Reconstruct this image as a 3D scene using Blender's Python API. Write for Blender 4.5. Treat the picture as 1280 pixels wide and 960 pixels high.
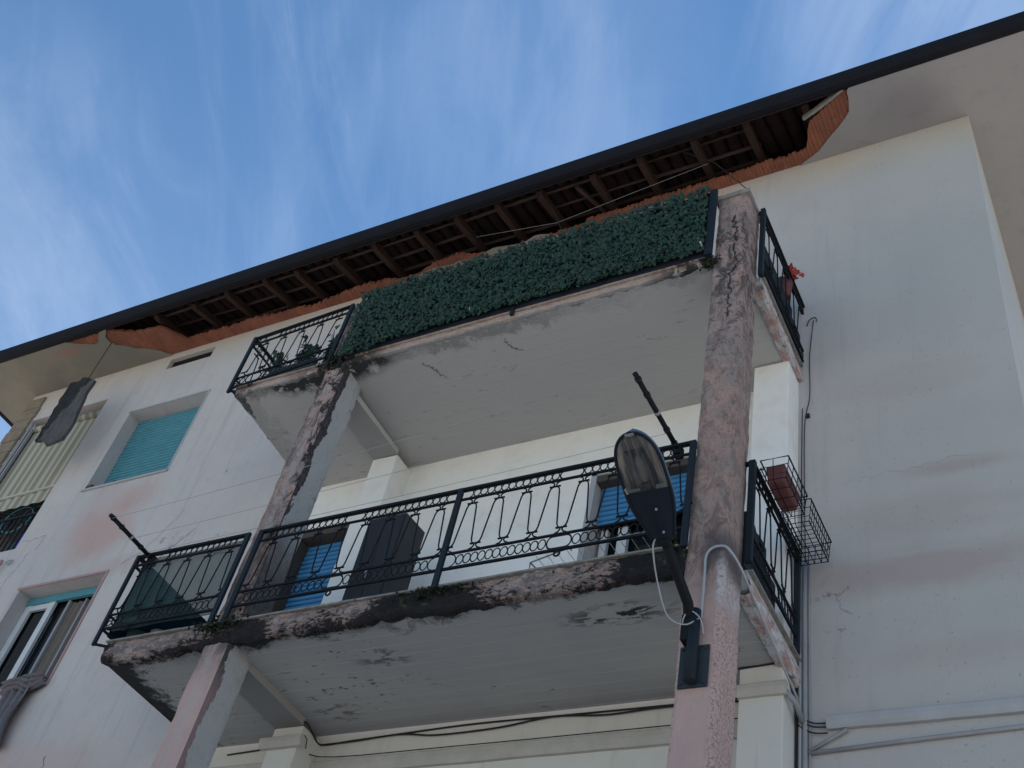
import bpy, bmesh, math, random
from mathutils import Vector, Matrix, noise
random.seed(7)
for o in list(bpy.data.objects): bpy.data.objects.remove(o)
S = bpy.context.scene
COL = S.collection

# ---------------------------------------------------------------- camera, world, sun, exposure
cam = bpy.data.cameras.new('camera'); camo = bpy.data.objects.new('camera', cam); COL.objects.link(camo)
camo.location = (2.3224, -7.4426, -5.3004)
camo.rotation_euler = (2.38041, -0.18101, 0.46938)
cam.sensor_width = 36; cam.lens = 41.078; cam.clip_end = 2000; cam.clip_start = .05
S.camera = camo
S.render.resolution_x = 1024; S.render.resolution_y = 768
S.view_settings.view_transform = 'Standard'; S.view_settings.look = 'None'
S.view_settings.exposure = 0.38; S.view_settings.gamma = 1

SUN = Vector((-0.03, 0.52, 0.85)).normalized()
elev = math.asin(SUN.z); azim = math.atan2(SUN.x, SUN.y)
W = bpy.data.worlds.new('World'); S.world = W; W.use_nodes = True
nt = W.node_tree; nt.nodes.clear()
def wn(t, **k):
    n = nt.nodes.new(t)
    for a, b in k.items(): setattr(n, a, b)
    return n
out = wn('ShaderNodeOutputWorld'); bg = wn('ShaderNodeBackground'); bg.inputs[1].default_value = 0.104
sky = wn('ShaderNodeTexSky', sky_type='NISHITA', sun_disc=False)
sky.sun_elevation = elev; sky.sun_rotation = azim; sky.air_density = 1.0; sky.dust_density = 0.0; sky.ozone_density = 3.5
tc = wn('ShaderNodeTexCoord'); sep = wn('ShaderNodeSeparateXYZ'); nt.links.new(tc.outputs['Generated'], sep.inputs[0])
zc = wn('ShaderNodeMath', operation='MAXIMUM'); nt.links.new(sep.outputs[2], zc.inputs[0]); zc.inputs[1].default_value = .08
dv = wn('ShaderNodeVectorMath', operation='DIVIDE'); nt.links.new(tc.outputs['Generated'], dv.inputs[0])
cb = wn('ShaderNodeCombineXYZ')
for i in range(3): nt.links.new(zc.outputs[0], cb.inputs[i])
nt.links.new(cb.outputs[0], dv.inputs[1])
def cloud(rot, sc, seed, lo, hi, detail=7, dist=.6):
    mq = wn('ShaderNodeMapping'); nt.links.new(dv.outputs[0], mq.inputs[0]); mq.inputs['Rotation'].default_value = (0, 0, rot)
    mp = wn('ShaderNodeMapping'); nt.links.new(mq.outputs[0], mp.inputs[0]); mp.inputs['Scale'].default_value = sc; mp.inputs['Location'].default_value = (seed, seed * .7, 0)
    n = wn('ShaderNodeTexNoise'); nt.links.new(mp.outputs[0], n.inputs['Vector'])
    n.inputs['Scale'].default_value = 1; n.inputs['Detail'].default_value = detail; n.inputs['Roughness'].default_value = .62; n.inputs['Distortion'].default_value = dist
    r = wn('ShaderNodeMapRange', interpolation_type='SMOOTHSTEP'); nt.links.new(n.outputs[0], r.inputs[0])
    r.inputs[1].default_value = lo; r.inputs[2].default_value = hi
    return r.outputs[0]
def wmath(op, a, b):
    m = wn('ShaderNodeMath', operation=op)
    for i, v in enumerate((a, b)):
        if isinstance(v, (int, float)): m.inputs[i].default_value = v
        else: nt.links.new(v, m.inputs[i])
    return m.outputs[0]
ROT = math.radians(-126)
c1 = cloud(ROT, (1.6, 9.0, 1), 3.1, .40, .78, 9, .9)        # fine cirrus streaks
c2 = cloud(ROT, (1.0, 2.6, 1), 8.4, .42, .74, 4, .5)         # where there are streaks
c3 = cloud(ROT + .25, (2.6, 16.0, 1), 1.2, .45, .85, 10, 1.4)  # wisps
cf = wmath('ADD', wmath('MULTIPLY', c1, wmath('ADD', wmath('MULTIPLY', c2, .08), .045)), wmath('MULTIPLY', wmath('MULTIPLY', c3, c2), .13))

def cblob(d, c0, c1_, amt, n):
    dt = wn('ShaderNodeVectorMath', operation='DOT_PRODUCT'); nt.links.new(tc.outputs['Generated'], dt.inputs[0]); dt.inputs[1].default_value = d
    rr = wn('ShaderNodeMapRange', interpolation_type='SMOOTHSTEP'); nt.links.new(dt.outputs['Value'], rr.inputs[0]); rr.inputs[1].default_value = c0; rr.inputs[2].default_value = c1_
    return wmath('MULTIPLY', wmath('MULTIPLY', rr.outputs[0], amt), wmath('ADD', wmath('MULTIPLY', n, .8), .2))
c4 = cloud(ROT, (2.2, 5.0, 1), 5.7, .34, .66, 8, 1.0)
for d_, a_, b_, k_ in (((-.72, .29, .63), .965, .999, .11), ((-.34, .37, .864), .985, .9995, .09), ((-.02, .452, .892), .985, .9995, .19)): cf = wmath('ADD', cf, cblob(Vector(d_).normalized(), a_, b_, k_, c4))
hz = wn('ShaderNodeMapRange', interpolation_type='SMOOTHSTEP'); nt.links.new(sep.outputs[2], hz.inputs[0]); hz.inputs[1].default_value = .80; hz.inputs[2].default_value = .45; hz.inputs[4].default_value = .10
cf = wmath('ADD', cf, hz.outputs[0])
mx = wn('ShaderNodeMixRGB'); nt.links.new(cf, mx.inputs[0]); tint = wn('ShaderNodeMixRGB', blend_type='MULTIPLY'); tint.inputs[0].default_value = 1; nt.links.new(sky.outputs[0], tint.inputs[1]); tint.inputs[2].default_value = (.84, 1.06, 1.10, 1)   # clean-air blue
nt.links.new(tint.outputs[0], mx.inputs[1]); mx.inputs[2].default_value = (8.5, 9.4, 10.8, 1)
nt.links.new(mx.outputs[0], bg.inputs[0]); nt.links.new(bg.outputs[0], out.inputs[0])

sl = bpy.data.lights.new('sun', 'SUN'); sl.energy = 5.0; sl.angle = math.radians(.5); sl.color = (1, .95, .87)
so = bpy.data.objects.new('sun', sl); COL.objects.link(so)
so.rotation_euler = (-SUN).to_track_quat('-Z', 'Y').to_euler()

# ---------------------------------------------------------------- material helpers
class M:
    """small node DSL; every texture works in world position"""
    def __init__(s, name, rough=.85, spec=.3, metal=0):
        s.m = bpy.data.materials.new(name); s.m.use_nodes = True; s.t = s.m.node_tree
        s.b = s.t.nodes['Principled BSDF']; s.b.inputs['Roughness'].default_value = rough
        s.b.inputs['Specular IOR Level'].default_value = spec; s.b.inputs['Metallic'].default_value = metal
        g = s.t.nodes.new('ShaderNodeNewGeometry'); s.P = g.outputs['Position']; s.Nn = g.outputs['Normal']
        sp = s.t.nodes.new('ShaderNodeSeparateXYZ'); s.t.links.new(s.P, sp.inputs[0]); s.X, s.Y, s.Z = sp.outputs
        sp = s.t.nodes.new('ShaderNodeSeparateXYZ'); s.t.links.new(s.Nn, sp.inputs[0]); s.nx, s.ny, s.nz = sp.outputs
    def link(s, v, inp):
        if hasattr(v, 'is_linked') or isinstance(v, bpy.types.NodeSocket): s.t.links.new(v, inp)
        elif isinstance(v, (int, float)): inp.default_value = v
        else: inp.default_value = tuple(v) + ((1,) if len(v) == 3 and len(inp.default_value) == 4 else ())
    def noise(s, scale, detail=5, rough=.6, dist=0, off=0, sc=(1, 1, 1)):
        mp = s.t.nodes.new('ShaderNodeMapping'); s.t.links.new(s.P, mp.inputs[0])
        mp.inputs['Scale'].default_value = sc; mp.inputs['Location'].default_value = (off, off * 1.7, off * .6)
        n = s.t.nodes.new('ShaderNodeTexNoise'); s.t.links.new(mp.outputs[0], n.inputs['Vector'])
        n.inputs['Scale'].default_value = scale; n.inputs['Detail'].default_value = detail
        n.inputs['Roughness'].default_value = rough; n.inputs['Distortion'].default_value = dist
        return n.outputs[0]
    def vor(s, scale, sc=(1, 1, 1)):
        mp = s.t.nodes.new('ShaderNodeMapping'); s.t.links.new(s.P, mp.inputs[0]); mp.inputs['Scale'].default_value = sc
        n = s.t.nodes.new('ShaderNodeTexVoronoi'); s.t.links.new(mp.outputs[0], n.inputs['Vector']); n.inputs['Scale'].default_value = scale
        return n.outputs[0]
    def rng(s, v, a, b, lo=0, hi=1):
        r = s.t.nodes.new('ShaderNodeMapRange'); r.interpolation_type = 'SMOOTHSTEP'
        s.link(v, r.inputs[0]); s.link(a, r.inputs[1]); s.link(b, r.inputs[2]); r.inputs[3].default_value = lo; r.inputs[4].default_value = hi
        return r.outputs[0]
    def ma(s, op, a, b=0, c=0):
        m = s.t.nodes.new('ShaderNodeMath'); m.operation = op
        for i, v in enumerate((a, b, c)): s.link(v, m.inputs[i])
        return m.outputs[0]
    def mul(s, *a):
        r = a[0]
        for b in a[1:]: r = s.ma('MULTIPLY', r, b)
        return r
    def add(s, *a):
        r = a[0]
        for b in a[1:]: r = s.ma('ADD', r, b)
        return r
    def mix(s, f, a, b):
        m = s.t.nodes.new('ShaderNodeMixRGB'); s.link(f, m.inputs[0]); s.link(a, m.inputs[1]); s.link(b, m.inputs[2]); return m.outputs[0]
    def blob(s, cx, cz, rx, rz, axis='XZ'):
        """soft elliptical region on a plane, 1 in its middle and 0 outside"""
        a = s.X if axis[0] == 'X' else s.Y; b = s.Z if axis[1] == 'Z' else s.Y
        u = s.ma('DIVIDE', s.ma('SUBTRACT', a, cx), rx); v = s.ma('DIVIDE', s.ma('SUBTRACT', b, cz), rz)
        d = s.ma('SQRT', s.add(s.mul(u, u), s.mul(v, v)))
        return s.rng(s.add(d, s.mul(s.ma('SUBTRACT', s.noise(2.2, 4, .6, 0, cx), .5), .9)), 1.15, .25)
    def bump(s, h, strength=.3, dist=.01):
        b = s.t.nodes.new('ShaderNodeBump'); b.inputs['Strength'].default_value = strength; b.inputs['Distance'].default_value = dist
        s.link(h, b.inputs['Height']); s.t.links.new(b.outputs[0], s.b.inputs['Normal'])
    def out(s, c): s.link(c, s.b.inputs['Base Color']); return s.m

def simple(name, col, rough=.7, spec=.3, metal=0, var=.25, scale=9, bump=.15, sc=(1, 1, 1)):
    m = M(name, rough, spec, metal)
    n = m.noise(scale, 6, .65, 0, hash(name) % 17 if False else len(name) * 1.3, sc)
    c = m.mix(n, [v * (1 - var) for v in col], [min(1, v * (1 + var)) for v in col])
    if bump: m.bump(m.noise(scale * 6, 4, .6), bump, .004)
    return m.out(c)

# outer render, faded pink-white
m = M('faded_render', .93, .15)
a = m.noise(.55, 6, .6); b = m.noise(2.4, 7, .65, .3, 4); sp = m.noise(34, 4, .7, 0, 9); st = m.noise(2.6, 6, .65, .4, 2, (3.2, 1, .22)); md = m.noise(5, 7, .68, .2, 12)
base = m.mix(m.rng(a, .35, .68), (.535, .505, .49), (.475, .455, .455))
base = m.mix(m.mul(m.rng(b, .5, .72), .35), base, (.50, .42, .42))
base = m.mix(m.mul(m.rng(st, .52, .68), .34), base, (.34, .32, .34))
base = m.mix(m.mul(m.rng(md, .50, .72), .22), base, (.38, .33, .34))
pink = m.add(m.blob(-9.35, 3.25, .75, .62), m.mul(m.blob(-9.0, 3.85, .55, .35), .7)); pink = m.ma('MINIMUM', pink, 1)
base = m.mix(m.mul(pink, .72), base, (.47, .31, .28))
p2 = m.add(m.blob(-9.5, .2, .8, 1.0), m.mul(m.blob(-8.2, -.3, 1.2, .6), .5), m.mul(m.blob(-7.4, 1.2, .9, .5), .3), m.mul(m.blob(-9.6, 3.9, .5, .9), .35), m.mul(m.blob(-8.6, 2.6, .8, .18), .4)); p2 = m.ma('MINIMUM', p2, 1)
base = m.mix(m.mul(p2, .8), base, (.44, .29, .275))
band = m.mul(m.add(m.blob(.95, .75, 1.3, .26), m.mul(m.blob(1.25, 1.75, .6, .12), .9), m.mul(m.blob(1.0, 1.3, 1.1, .3), .5), m.mul(m.blob(.9, 2.9, .9, .35), .35), m.mul(m.blob(1.2, -.05, .9, .2), .4), m.mul(m.blob(.4, 2.6, .7, .5), .15)), m.rng(m.noise(1.6, 5, .6, 0, 1, (.4, 1, 3)), .25, .55))
base = m.mix(m.mul(m.rng(m.X, -.9, 1.3), .85), base, m.mix(m.rng(a, .35, .68), (.43, .425, .415), (.395, .395, .39)))  # darker towards the right: dirtier render, with lens vignetting put into the colour
gr = m.noise(70, 4, .75, 0, 6); base = m.mix(m.mul(m.rng(gr, .5, .75), .22), base, (.24, .23, .25))
base = m.mix(m.mul(m.ma('MINIMUM', band, 1), .8), base, (.37, .315, .305))
warm = m.mul(m.rng(m.Z, 6.2, 6.95), m.rng(m.noise(1.3, 4), .25, .7))
base = m.mix(m.mul(warm, .55), base, (.50, .43, .33))
specks = m.mul(m.rng(sp, .62, .68), m.rng(m.noise(2.2, 3, .5, 0, 3), .35, .58))
base = m.mix(m.mul(specks, .6), base, (.20, .185, .19))
chip = m.mul(m.rng(m.noise(9, 4, .6, 0, 6), .60, .63), m.add(m.blob(-7.0, 2.55, .75, .3), m.blob(-7.9, 2.75, .35, .35), m.blob(-7.5, 3.9, .5, .15), m.mul(m.blob(.2, .45, .25, .3), .8)))
base = m.mix(m.mul(m.ma('MINIMUM', chip, 1), .8), base, (.21, .19, .17))
m.bump(m.add(m.mul(m.noise(60, 5, .7), .5), m.mul(m.noise(6, 5, .6), 1.2)), .35, .012)
MAT_WALL = m.out(base)

# lighter paint inside the loggias
m = M('cream_paint', .9, .2)
a = m.noise(.9, 5, .55, 0, 2); b = m.noise(5, 6, .6, 0, 5)
base = m.mix(m.rng(m.add(m.Z, m.mul(a, 1.2)), 2.1, 3.1), (.83, .83, .83), (.80, .79, .765))
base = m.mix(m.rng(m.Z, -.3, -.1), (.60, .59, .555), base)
base = m.mix(m.mul(m.rng(b, .45, .75), .25), base, (.52, .50, .45))
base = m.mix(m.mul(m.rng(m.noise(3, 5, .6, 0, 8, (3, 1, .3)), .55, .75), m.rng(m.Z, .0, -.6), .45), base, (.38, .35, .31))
m.bump(m.noise(40, 4, .6), .2, .006)
MAT_CREAM = m.out(base)

# board-marked ceilings
m = M('board_marked_concrete', .95, .1)
y = m.add(m.mul(m.Y, 7.2), m.mul(m.noise(.8, 3, .5, 0, 1), .35))
fr = m.ma('FRACT', y); ridge = m.rng(m.ma('ABSOLUTE', m.ma('SUBTRACT', fr, .5)), .462, .5)
brk = m.rng(m.noise(1.4, 4, .6, 0, 7, (.5, 3, 1)), .34, .56)
st = m.noise(3.0, 6, .65, .2, 3, (.28, 6, 1)); big = m.noise(.8, 4, .6, 0, 5)
base = m.mix(m.rng(big, .3, .7), (.31, .32, .325), (.36, .365, .355))
base = m.mix(m.mul(m.rng(st, .5, .78), .5), base, (.27, .27, .275))
base = m.mix(m.mul(ridge, brk, .6), base, (.48, .475, .455))
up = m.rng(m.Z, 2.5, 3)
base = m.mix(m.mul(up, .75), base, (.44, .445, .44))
base = m.mix(m.mul(ridge, brk, .7), base, (.52, .52, .51))
# mould and fallen skin near the outer edges
edge = m.rng(m.add(m.Y, m.mul(m.noise(3.2, 6, .7, .4, 2, (1, 1, 1)), .70)), -1.0, -1.10)
edge = m.mul(edge, m.add(.35, m.mul(.65, m.rng(m.noise(1.1, 3, .5, 0, 12), .35, .55))))
lend = m.rng(m.add(m.X, m.mul(m.noise(4.2, 6, .7, .3, 8), -1.0)), -5.95, -6.15)
lend = m.mul(lend, m.rng(m.Z, 1, .5, .35, 1)) 
lend = m.mul(m.rng(m.add(m.X, m.mul(m.noise(4.5, 6, .72, .5, 8), 1.0)), -5.12, -5.28), m.rng(m.Z, 1, .5, .2, 1))
spots = m.mul(m.rng(m.noise(7, 5, .65, .2, 4, (1, 2.6, 1)), .63, .655), m.rng(m.noise(1.0, 3, .5, 0, 9), .46, .60))
sp2 = m.mul(m.rng(m.noise(6, 6, .7, .2, 6, (1, 3.0, 1)), .52, .545), m.add(m.blob(-1.0, -1.12, .55, .16, 'XY'), m.mul(m.blob(-4.1, -.35, .3, .2, 'XY'), .6), m.mul(m.blob(-3.2, -1.0, .3, .16, 'XY'), .6)), m.rng(m.Z, 1, .5))
colm = m.mul(m.add(m.blob(-4.35, -1.5, .62, .24, 'XY'), m.mul(m.blob(-5.0, -1.45, .55, .2, 'XY'), 1.1)), m.rng(m.noise(6, 6, .7, .3, 3), .36, .5))
fine_ = m.rng(m.noise(22, 6, .75, .2, 14, (1, 2, 1)), .36, .50)
dark = m.ma('MINIMUM', m.add(m.mul(edge, fine_, m.rng(m.Z, 1, 2.5, 1, .45)), lend, m.mul(spots, m.rng(m.Z, 1, 2.5, .75, .28)), sp2, m.mul(colm, m.rng(m.Z, 1, 2.5, .3, 1.2))), 1)
base = m.mix(m.mul(dark, .93), base, (.012, .014, .018))
m.bump(m.add(m.mul(ridge, brk, .6), m.mul(st, .5), m.mul(m.noise(30, 5, .7), .3), m.mul(dark, -.8)), .6, .012)
MAT_CEIL = m.out(base)

# weathered slab edges
m = M('weathered_slab_edge', .95, .15)
a = m.noise(6, 7, .7, .5, 1, (1, 1, 2.2)); b = m.noise(13, 8, .78, .5, 6, (1, 1, 2.2)); c = m.noise(1.5, 4, .55, 0, 11)
base = m.mix(m.rng(b, .42, .6), (.33, .235, .21), (.46, .39, .365))
base = m.mix(m.mul(m.rng(m.noise(9, 7, .75, .4, 15, (1, 1, 2)), .46, .58), .85), base, (.15, .145, .15))
near_col = m.ma('MINIMUM', m.add(m.blob(-4.5, -.1, .55, .4), m.blob(-6.0, -.2, .4, .3), m.blob(-.5, -.15, .4, .35), m.blob(-2.5, -.15, .6, .3), m.blob(-4.5, 3.2, .5, .3), m.blob(-.5, 3.2, .45, .4)), 1)
dk = m.rng(m.add(b, m.mul(near_col, .16), m.mul(m.ma('SUBTRACT', c, .5), .75), m.mul(m.rng(m.Z, -.1, -.24), m.rng(m.Z, 1, .5), .09)), .545, .61)
base = m.mix(m.mul(dk, .95), base, (.011, .013, .016))
base = m.mix(m.mul(m.rng(m.noise(11, 5, .7, 0, 21), .60, .68), near_col, .6), base, (.09, .12, .055))
m.bump(m.add(b, m.mul(m.noise(25, 6, .75), .5), m.mul(dk, -.5)), .9, .03)
MAT_EDGE = m.out(base)
m = M('upper_slab_edge', .95, .15)
b = m.noise(12, 7, .75, .4, 6, (1, 1, 2)); zz = m.add(m.Z, m.mul(m.ma('SUBTRACT', m.noise(7, 6, .7, .3, 3), .5), .06))
base = m.mix(m.rng(zz, 3.275, 3.285), (.265, .27, .275), m.mix(m.rng(b, .42, .6), (.36, .27, .24), (.43, .37, .33)))
base = m.mix(m.mul(m.rng(b, .55, .66), .7), base, (.20, .16, .15))
near = m.ma('MINIMUM', m.add(m.blob(-4.55, 3.28, .75, .4), m.blob(-.5, 3.25, .5, .4), m.mul(m.blob(-5.9, 3.3, .3, .3), .7)), 1)
base = m.mix(m.mul(near, m.rng(m.noise(9, 7, .75, .4, 1), .38, .5), .93), base, (.012, .013, .016))
m.bump(m.add(b, m.mul(m.noise(30, 5, .75), .5)), .8, .015); MAT_EDGEU = m.out(base)

# columns: pink render, mould, peeled plaster
def column_mat(name, left):
    m = M(name, .93, .15)
    v = m.noise(6.5, 8, .76, .15, 3 if left else 7, (1.5, 1.5, .75) if left else (1, 1, .9)); f = m.noise(28, 7, .8, .1, 9, (1, 1, .8)); pk = m.noise(38, 3, .6, 0, 2)
    low = m.rng(m.Z, -.25, -.75); up2 = m.rng(m.Z, .0, 1.2)
    pink = m.mix(m.rng(m.noise(1.8, 5), .35, .65), (.46, .315, .275), (.385, .29, .27))
    base = m.mix(m.rng(v, .43, .62), pink, (.325, .275, .255) if not left else (.24, .20, .195))
    base = m.mix(m.mul(m.rng(f, .50, .68), m.add(.30, m.mul(up2, .42 if not left else .6))), base, (.075, .068, .078))
    base = m.mix(low, base, m.mix(m.mul(m.rng(v, .45, .66), .35), (.60, .43, .40), (.52, .40, .375)))
    if left:
        # a pale worn streak down the middle of the front face
        sx = m.rng(m.ma('ABSOLUTE', m.ma('SUBTRACT', m.X, -4.58)), .10, .01)
        base = m.mix(m.mul(sx, m.rng(v, .36, .6), .55), base, (.52, .48, .47))
    grime = m.rng(m.noise(7, 8, .8, .7, 13, (1.3, 1.3, .7)), .46, .57)
    nz = m.mul(m.rng(m.Z, .9, .0), m.rng(m.Z, -.5, -.1)); nz2 = m.mul(m.rng(m.Z, 2.2, 3.1), m.rng(m.Z, 4.1, 3.5))
    amt = m.add(m.mul(nz, .75 if left else .5), m.mul(nz2, .85 if left else .45), m.mul(up2, .30))
    if left: amt = m.add(amt, m.mul(m.rng(m.X, -4.58, -4.46), m.rng(m.Z, .2, 1.6), .9))
    base = m.mix(m.mul(m.ma('MINIMUM', m.mul(grime, m.add(amt, .05)), 1), .95), base, (.022, .022, .028))
    if left:
        g2 = m.mul(m.rng(m.Z, 3.6, 2.2), .0)
        side = m.rng(m.nx, .4, .6)
        # right-hand face: pale paint whose front margin has peeled to dark concrete (above) or is a darker pink (below)
        t = m.add(m.Y, m.mul(m.ma('SUBTRACT', m.noise(5, 7, .7, .3, 5, (1, 1, .5)), .5), .28), m.mul(m.rng(m.Z, 3.0, .4), m.mul(up2, .10)))
        paint = m.mix(m.rng(m.noise(9, 6, .7), .5, .75), (.47, .475, .485), (.39, .39, .40))
        peelup = m.mix(m.rng(f, .38, .62), (.10, .09, .095), (.03, .032, .038))
        margin = m.mix(low, peelup, (.29, .21, .21))
        # bare, dark near the lower floor
        paint = m.mix(m.mul(m.rng(m.noise(10, 7, .78, .2, 23), .60, .65), m.add(.15, m.mul(up2, .5))), paint, (.13, .125, .13))
        t2 = m.rng(m.add(t, m.mul(up2, -.05)), -1.46, -1.45); pl = m.mix(t2, margin, paint)
        bare = m.mul(m.rng(m.add(m.Z, m.mul(m.noise(3, 6, .7), .7)), 1.7, .8), m.rng(m.Z, -.3, .0))
        pl = m.mix(m.mul(bare, .85), pl, m.mix(m.rng(f, .4, .6), (.15, .125, .12), (.055, .055, .062)))
        base = m.mix(side, base, pl)
    else:
        # dark pitting along both arrises and a weeping stain under the floor slab
        ar = m.ma('MAXIMUM', m.rng(m.X, -.15, -.09), m.rng(m.X, -.33, -.375))
        pit = m.mul(m.rng(m.noise(55, 8, .8, 0, 3, (1, 1, .8)), .50, .58), ar, m.add(.25, m.mul(m.rng(m.Z, .1, -.9), .75)))
        base = m.mix(m.mul(m.ma('MINIMUM', pit, 1), .75), base, (.10, .09, .10))
        weep = m.mul(m.rng(m.add(m.Z, m.mul(m.noise(6, 5, .7, 0, 1, (2, 2, .3)), .55)), -.05, .08), m.rng(m.Z, .2, -.0), m.rng(m.X, -.30, -.20))
        base = m.mix(m.mul(weep, .8), base, (.10, .09, .10))
        wh = m.mul(m.blob(-.10, -.35, .05, .26), m.rng(f, .36, .56))
        base = m.mix(m.mul(wh, .85), base, (.62, .60, .61))
        pt = m.mul(m.rng(m.noise(9, 6, .72, .3, 17, (1, 1, 2.2)), .56, .60), m.rng(m.Z, 1.5, 2.4), m.rng(m.Z, 4.2, 3.6))
        base = m.mix(m.mul(pt, .7), base, (.09, .085, .095))
    m.bump(m.add(m.mul(v, 1.0), m.mul(f, .9), m.mul(pk, .2)), 1.0, .022)
    return m.out(base)
MAT_COL_L = column_mat('peeling_pink_render', True)
MAT_COL_R = column_mat('stained_pink_render', False)

m = M('old_soffit_plaster', .95, .1)
a = m.noise(1.1, 6, .65, .2, 3); b = m.noise(5, 6, .7, .3, 1)
base = m.mix(m.rng(m.X, -6, 0), m.mix(m.rng(a, .35, .65), (.225, .21, .17), (.18, .175, .15)), (.29, .285, .285))
base = m.mix(m.mul(m.rng(b, .5, .75), .3), base, (.17, .16, .15))
base = m.mix(m.mul(m.blob(-11.7, -.62, .5, .12, 'XY'), .6), base, (.26, .16, .13))
base = m.mix(m.mul(m.blob(1.3, -.4, .5, .4, 'XY'), .35), base, (.18, .15, .19))
m.bump(m.add(m.mul(a, .8), m.mul(m.noise(40, 4, .6), .2)), .3, .01)
MAT_SOFFIT = m.out(base)

m = M('fired_clay', .9, .2)
a = m.noise(3, 6, .7, .2, 4); s_ = m.noise(9, 5, .65, .1, 2, (4, .3, 1))
base = m.mix(m.rng(a, .35, .65), (.27, .105, .065), (.185, .075, .05))
base = m.mix(m.mul(m.rng(s_, .5, .7), .6), base, (.14, .05, .035))
base = m.mix(m.mul(m.rng(m.noise(11, 5, .7, 0, 8), .58, .7), .5), base, (.30, .19, .145))
m.bump(m.add(s_, m.mul(m.noise(50, 4, .7), .4)), .6, .012)
MAT_CLAY = m.out(base)
MAT_WOOD = simple('old_rafter_wood', (.046, .028, .022), .9, .15, 0, .5, 4, .4, (4, .6, 4))
MAT_WOOD2 = simple('pale_batten_wood', (.070, .046, .040), .9, .15, 0, .4, 6, .4)
MAT_TILE = simple('roof_tile_clay', (.022, .012, .012), .9, .15, 0, .55, 5, .4)
MAT_GUTTER = simple('dark_gutter_metal', (.008, .009, .014), .75, .15, 0, .35, 3, .05)
MAT_IRON = simple('blue_black_iron', (.008, .010, .014), .7, .18, 0, .4, 30, .3)
MAT_IRON2 = simple('slate_painted_iron', (.011, .018, .026), .65, .2, 0, .35, 25, .3)
MAT_WHITE = simple('white_frame_paint', (.55, .57, .6), .55, .4, 0, .12, 8, .05)
MAT_TEAL = simple('teal_shutter_paint', (.075, .25, .31), .65, .3, 0, .28, 6, .1)
MAT_BLUE = simple('blue_shutter_paint', (.05, .215, .44), .6, .3, 0, .28, 7, .1)
MAT_JOINT = simple('shutter_joint_shadow_rubber', (.015, .03, .05), .8, .1, 0, .2, 8, 0)  # near-black backing that shows in the joints between slats
MAT_GLASSD = M('dark_window_glass', .06, .6).out((.012, .016, .02))
MAT_SILL = simple('grey_stone_trim', (.22, .215, .205), .9, .15, 0, .75, 14, .6)
MAT_DARKROOM = simple('unlit_room', (.05, .05, .055), .95, .1, 0, .3, 3, 0)
MAT_CABLE = simple('black_cable', (.02, .02, .025), .6, .3, 0, .2, 20, 0)
MAT_PIPE = simple('grey_pipe', (.27, .28, .30), .6, .3, 0, .25, 9, .1)
MAT_CONDUIT = simple('white_conduit', (.33, .35, .38), .5, .4, 0, .12, 12, .05)
MAT_MOULD = simple('moulding_render', (.44, .42, .39), .92, .15, 0, .3, 5, .4)
MAT_MOULDG = simple('grey_moulding_render', (.36, .375, .40), .92, .15, 0, .25, 3, .4)
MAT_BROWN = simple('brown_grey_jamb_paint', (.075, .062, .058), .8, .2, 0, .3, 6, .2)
MAT_CAB = simple('charcoal_cabinet_plastic', (.020, .022, .028), .6, .35, 0, .2, 3, .05)
MAT_CAB2 = simple('dark_grey_cabinet_side', (.042, .042, .048), .7, .3, 0, .25, 3, .1)
MAT_TERRA = simple('terracotta_plastic', (.12, .045, .045), .7, .3, 0, .25, 8, .1)
MAT_RED = simple('red_flower', (.36, .05, .04), .6, .3, 0, .25, 20, 0)
m = M('broken_concrete', .95, .1)
n = m.noise(9, 8, .8, .4, 2, (1.3, 1, .5)); lf_ = m.rng(m.add(m.X, m.mul(m.ma('SUBTRACT', m.Z, 5.4), -.28), m.mul(m.ma('SUBTRACT', n, .5), .35)), -10.82, -10.90)
base = m.mix(m.rng(n, .35, .65), (.085, .086, .09), (.14, .135, .135)); base = m.mix(m.mul(lf_, .8), base, (.022, .024, .025))
m.bump(m.add(n, m.mul(m.noise(40, 6, .8), .6)), 1.0, .03); MAT_CONC = m.out(base)
MAT_STONE = simple('rough_pillar_stone', (.23, .19, .15), .95, .1, 0, .5, 7, .8)
MAT_LAMP = simple('blue_black_lamp_housing', (.007, .011, .021), .6, .2, 0, .3, 10, .05)
MAT_LAMPTOP = simple('grey_blue_lamp_shell', (.06, .10, .145), .45, .5, 0, .25, 8, .05)
MAT_PLATE = simple('rusty_painted_plate', (.025, .035, .045), .75, .3, 0, .6, 14, .5)
MAT_TOWEL = simple('grey_towel', (.17, .165, .185), .98, .05, 0, .35, 14, .8)
MAT_GREYCURT = simple('beige_curtain', (.15, .13, .12), .95, .05, 0, .2, 5, .2)
MAT_GROUND = simple('street_paving', (.47, .43, .39), .95, .1, 0, .25, .6, .2)
MAT_BOARD = simple('dark_weathered_board', (.018, .026, .038), .8, .2, 0, .5, 8, .4)
MAT_PINKFRAME = simple('faded_pink_frame', (.38, .25, .25), .8, .2, 0, .3, 12, .2)
MAT_BLUEP = simple('cobalt_plastic', (.02, .06, .42), .5, .4, 0, .2, 8, 0)
MAT_POT = simple('dark_plant_pot', (.04, .06, .06), .7, .3, 0, .3, 9, .1)

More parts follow.
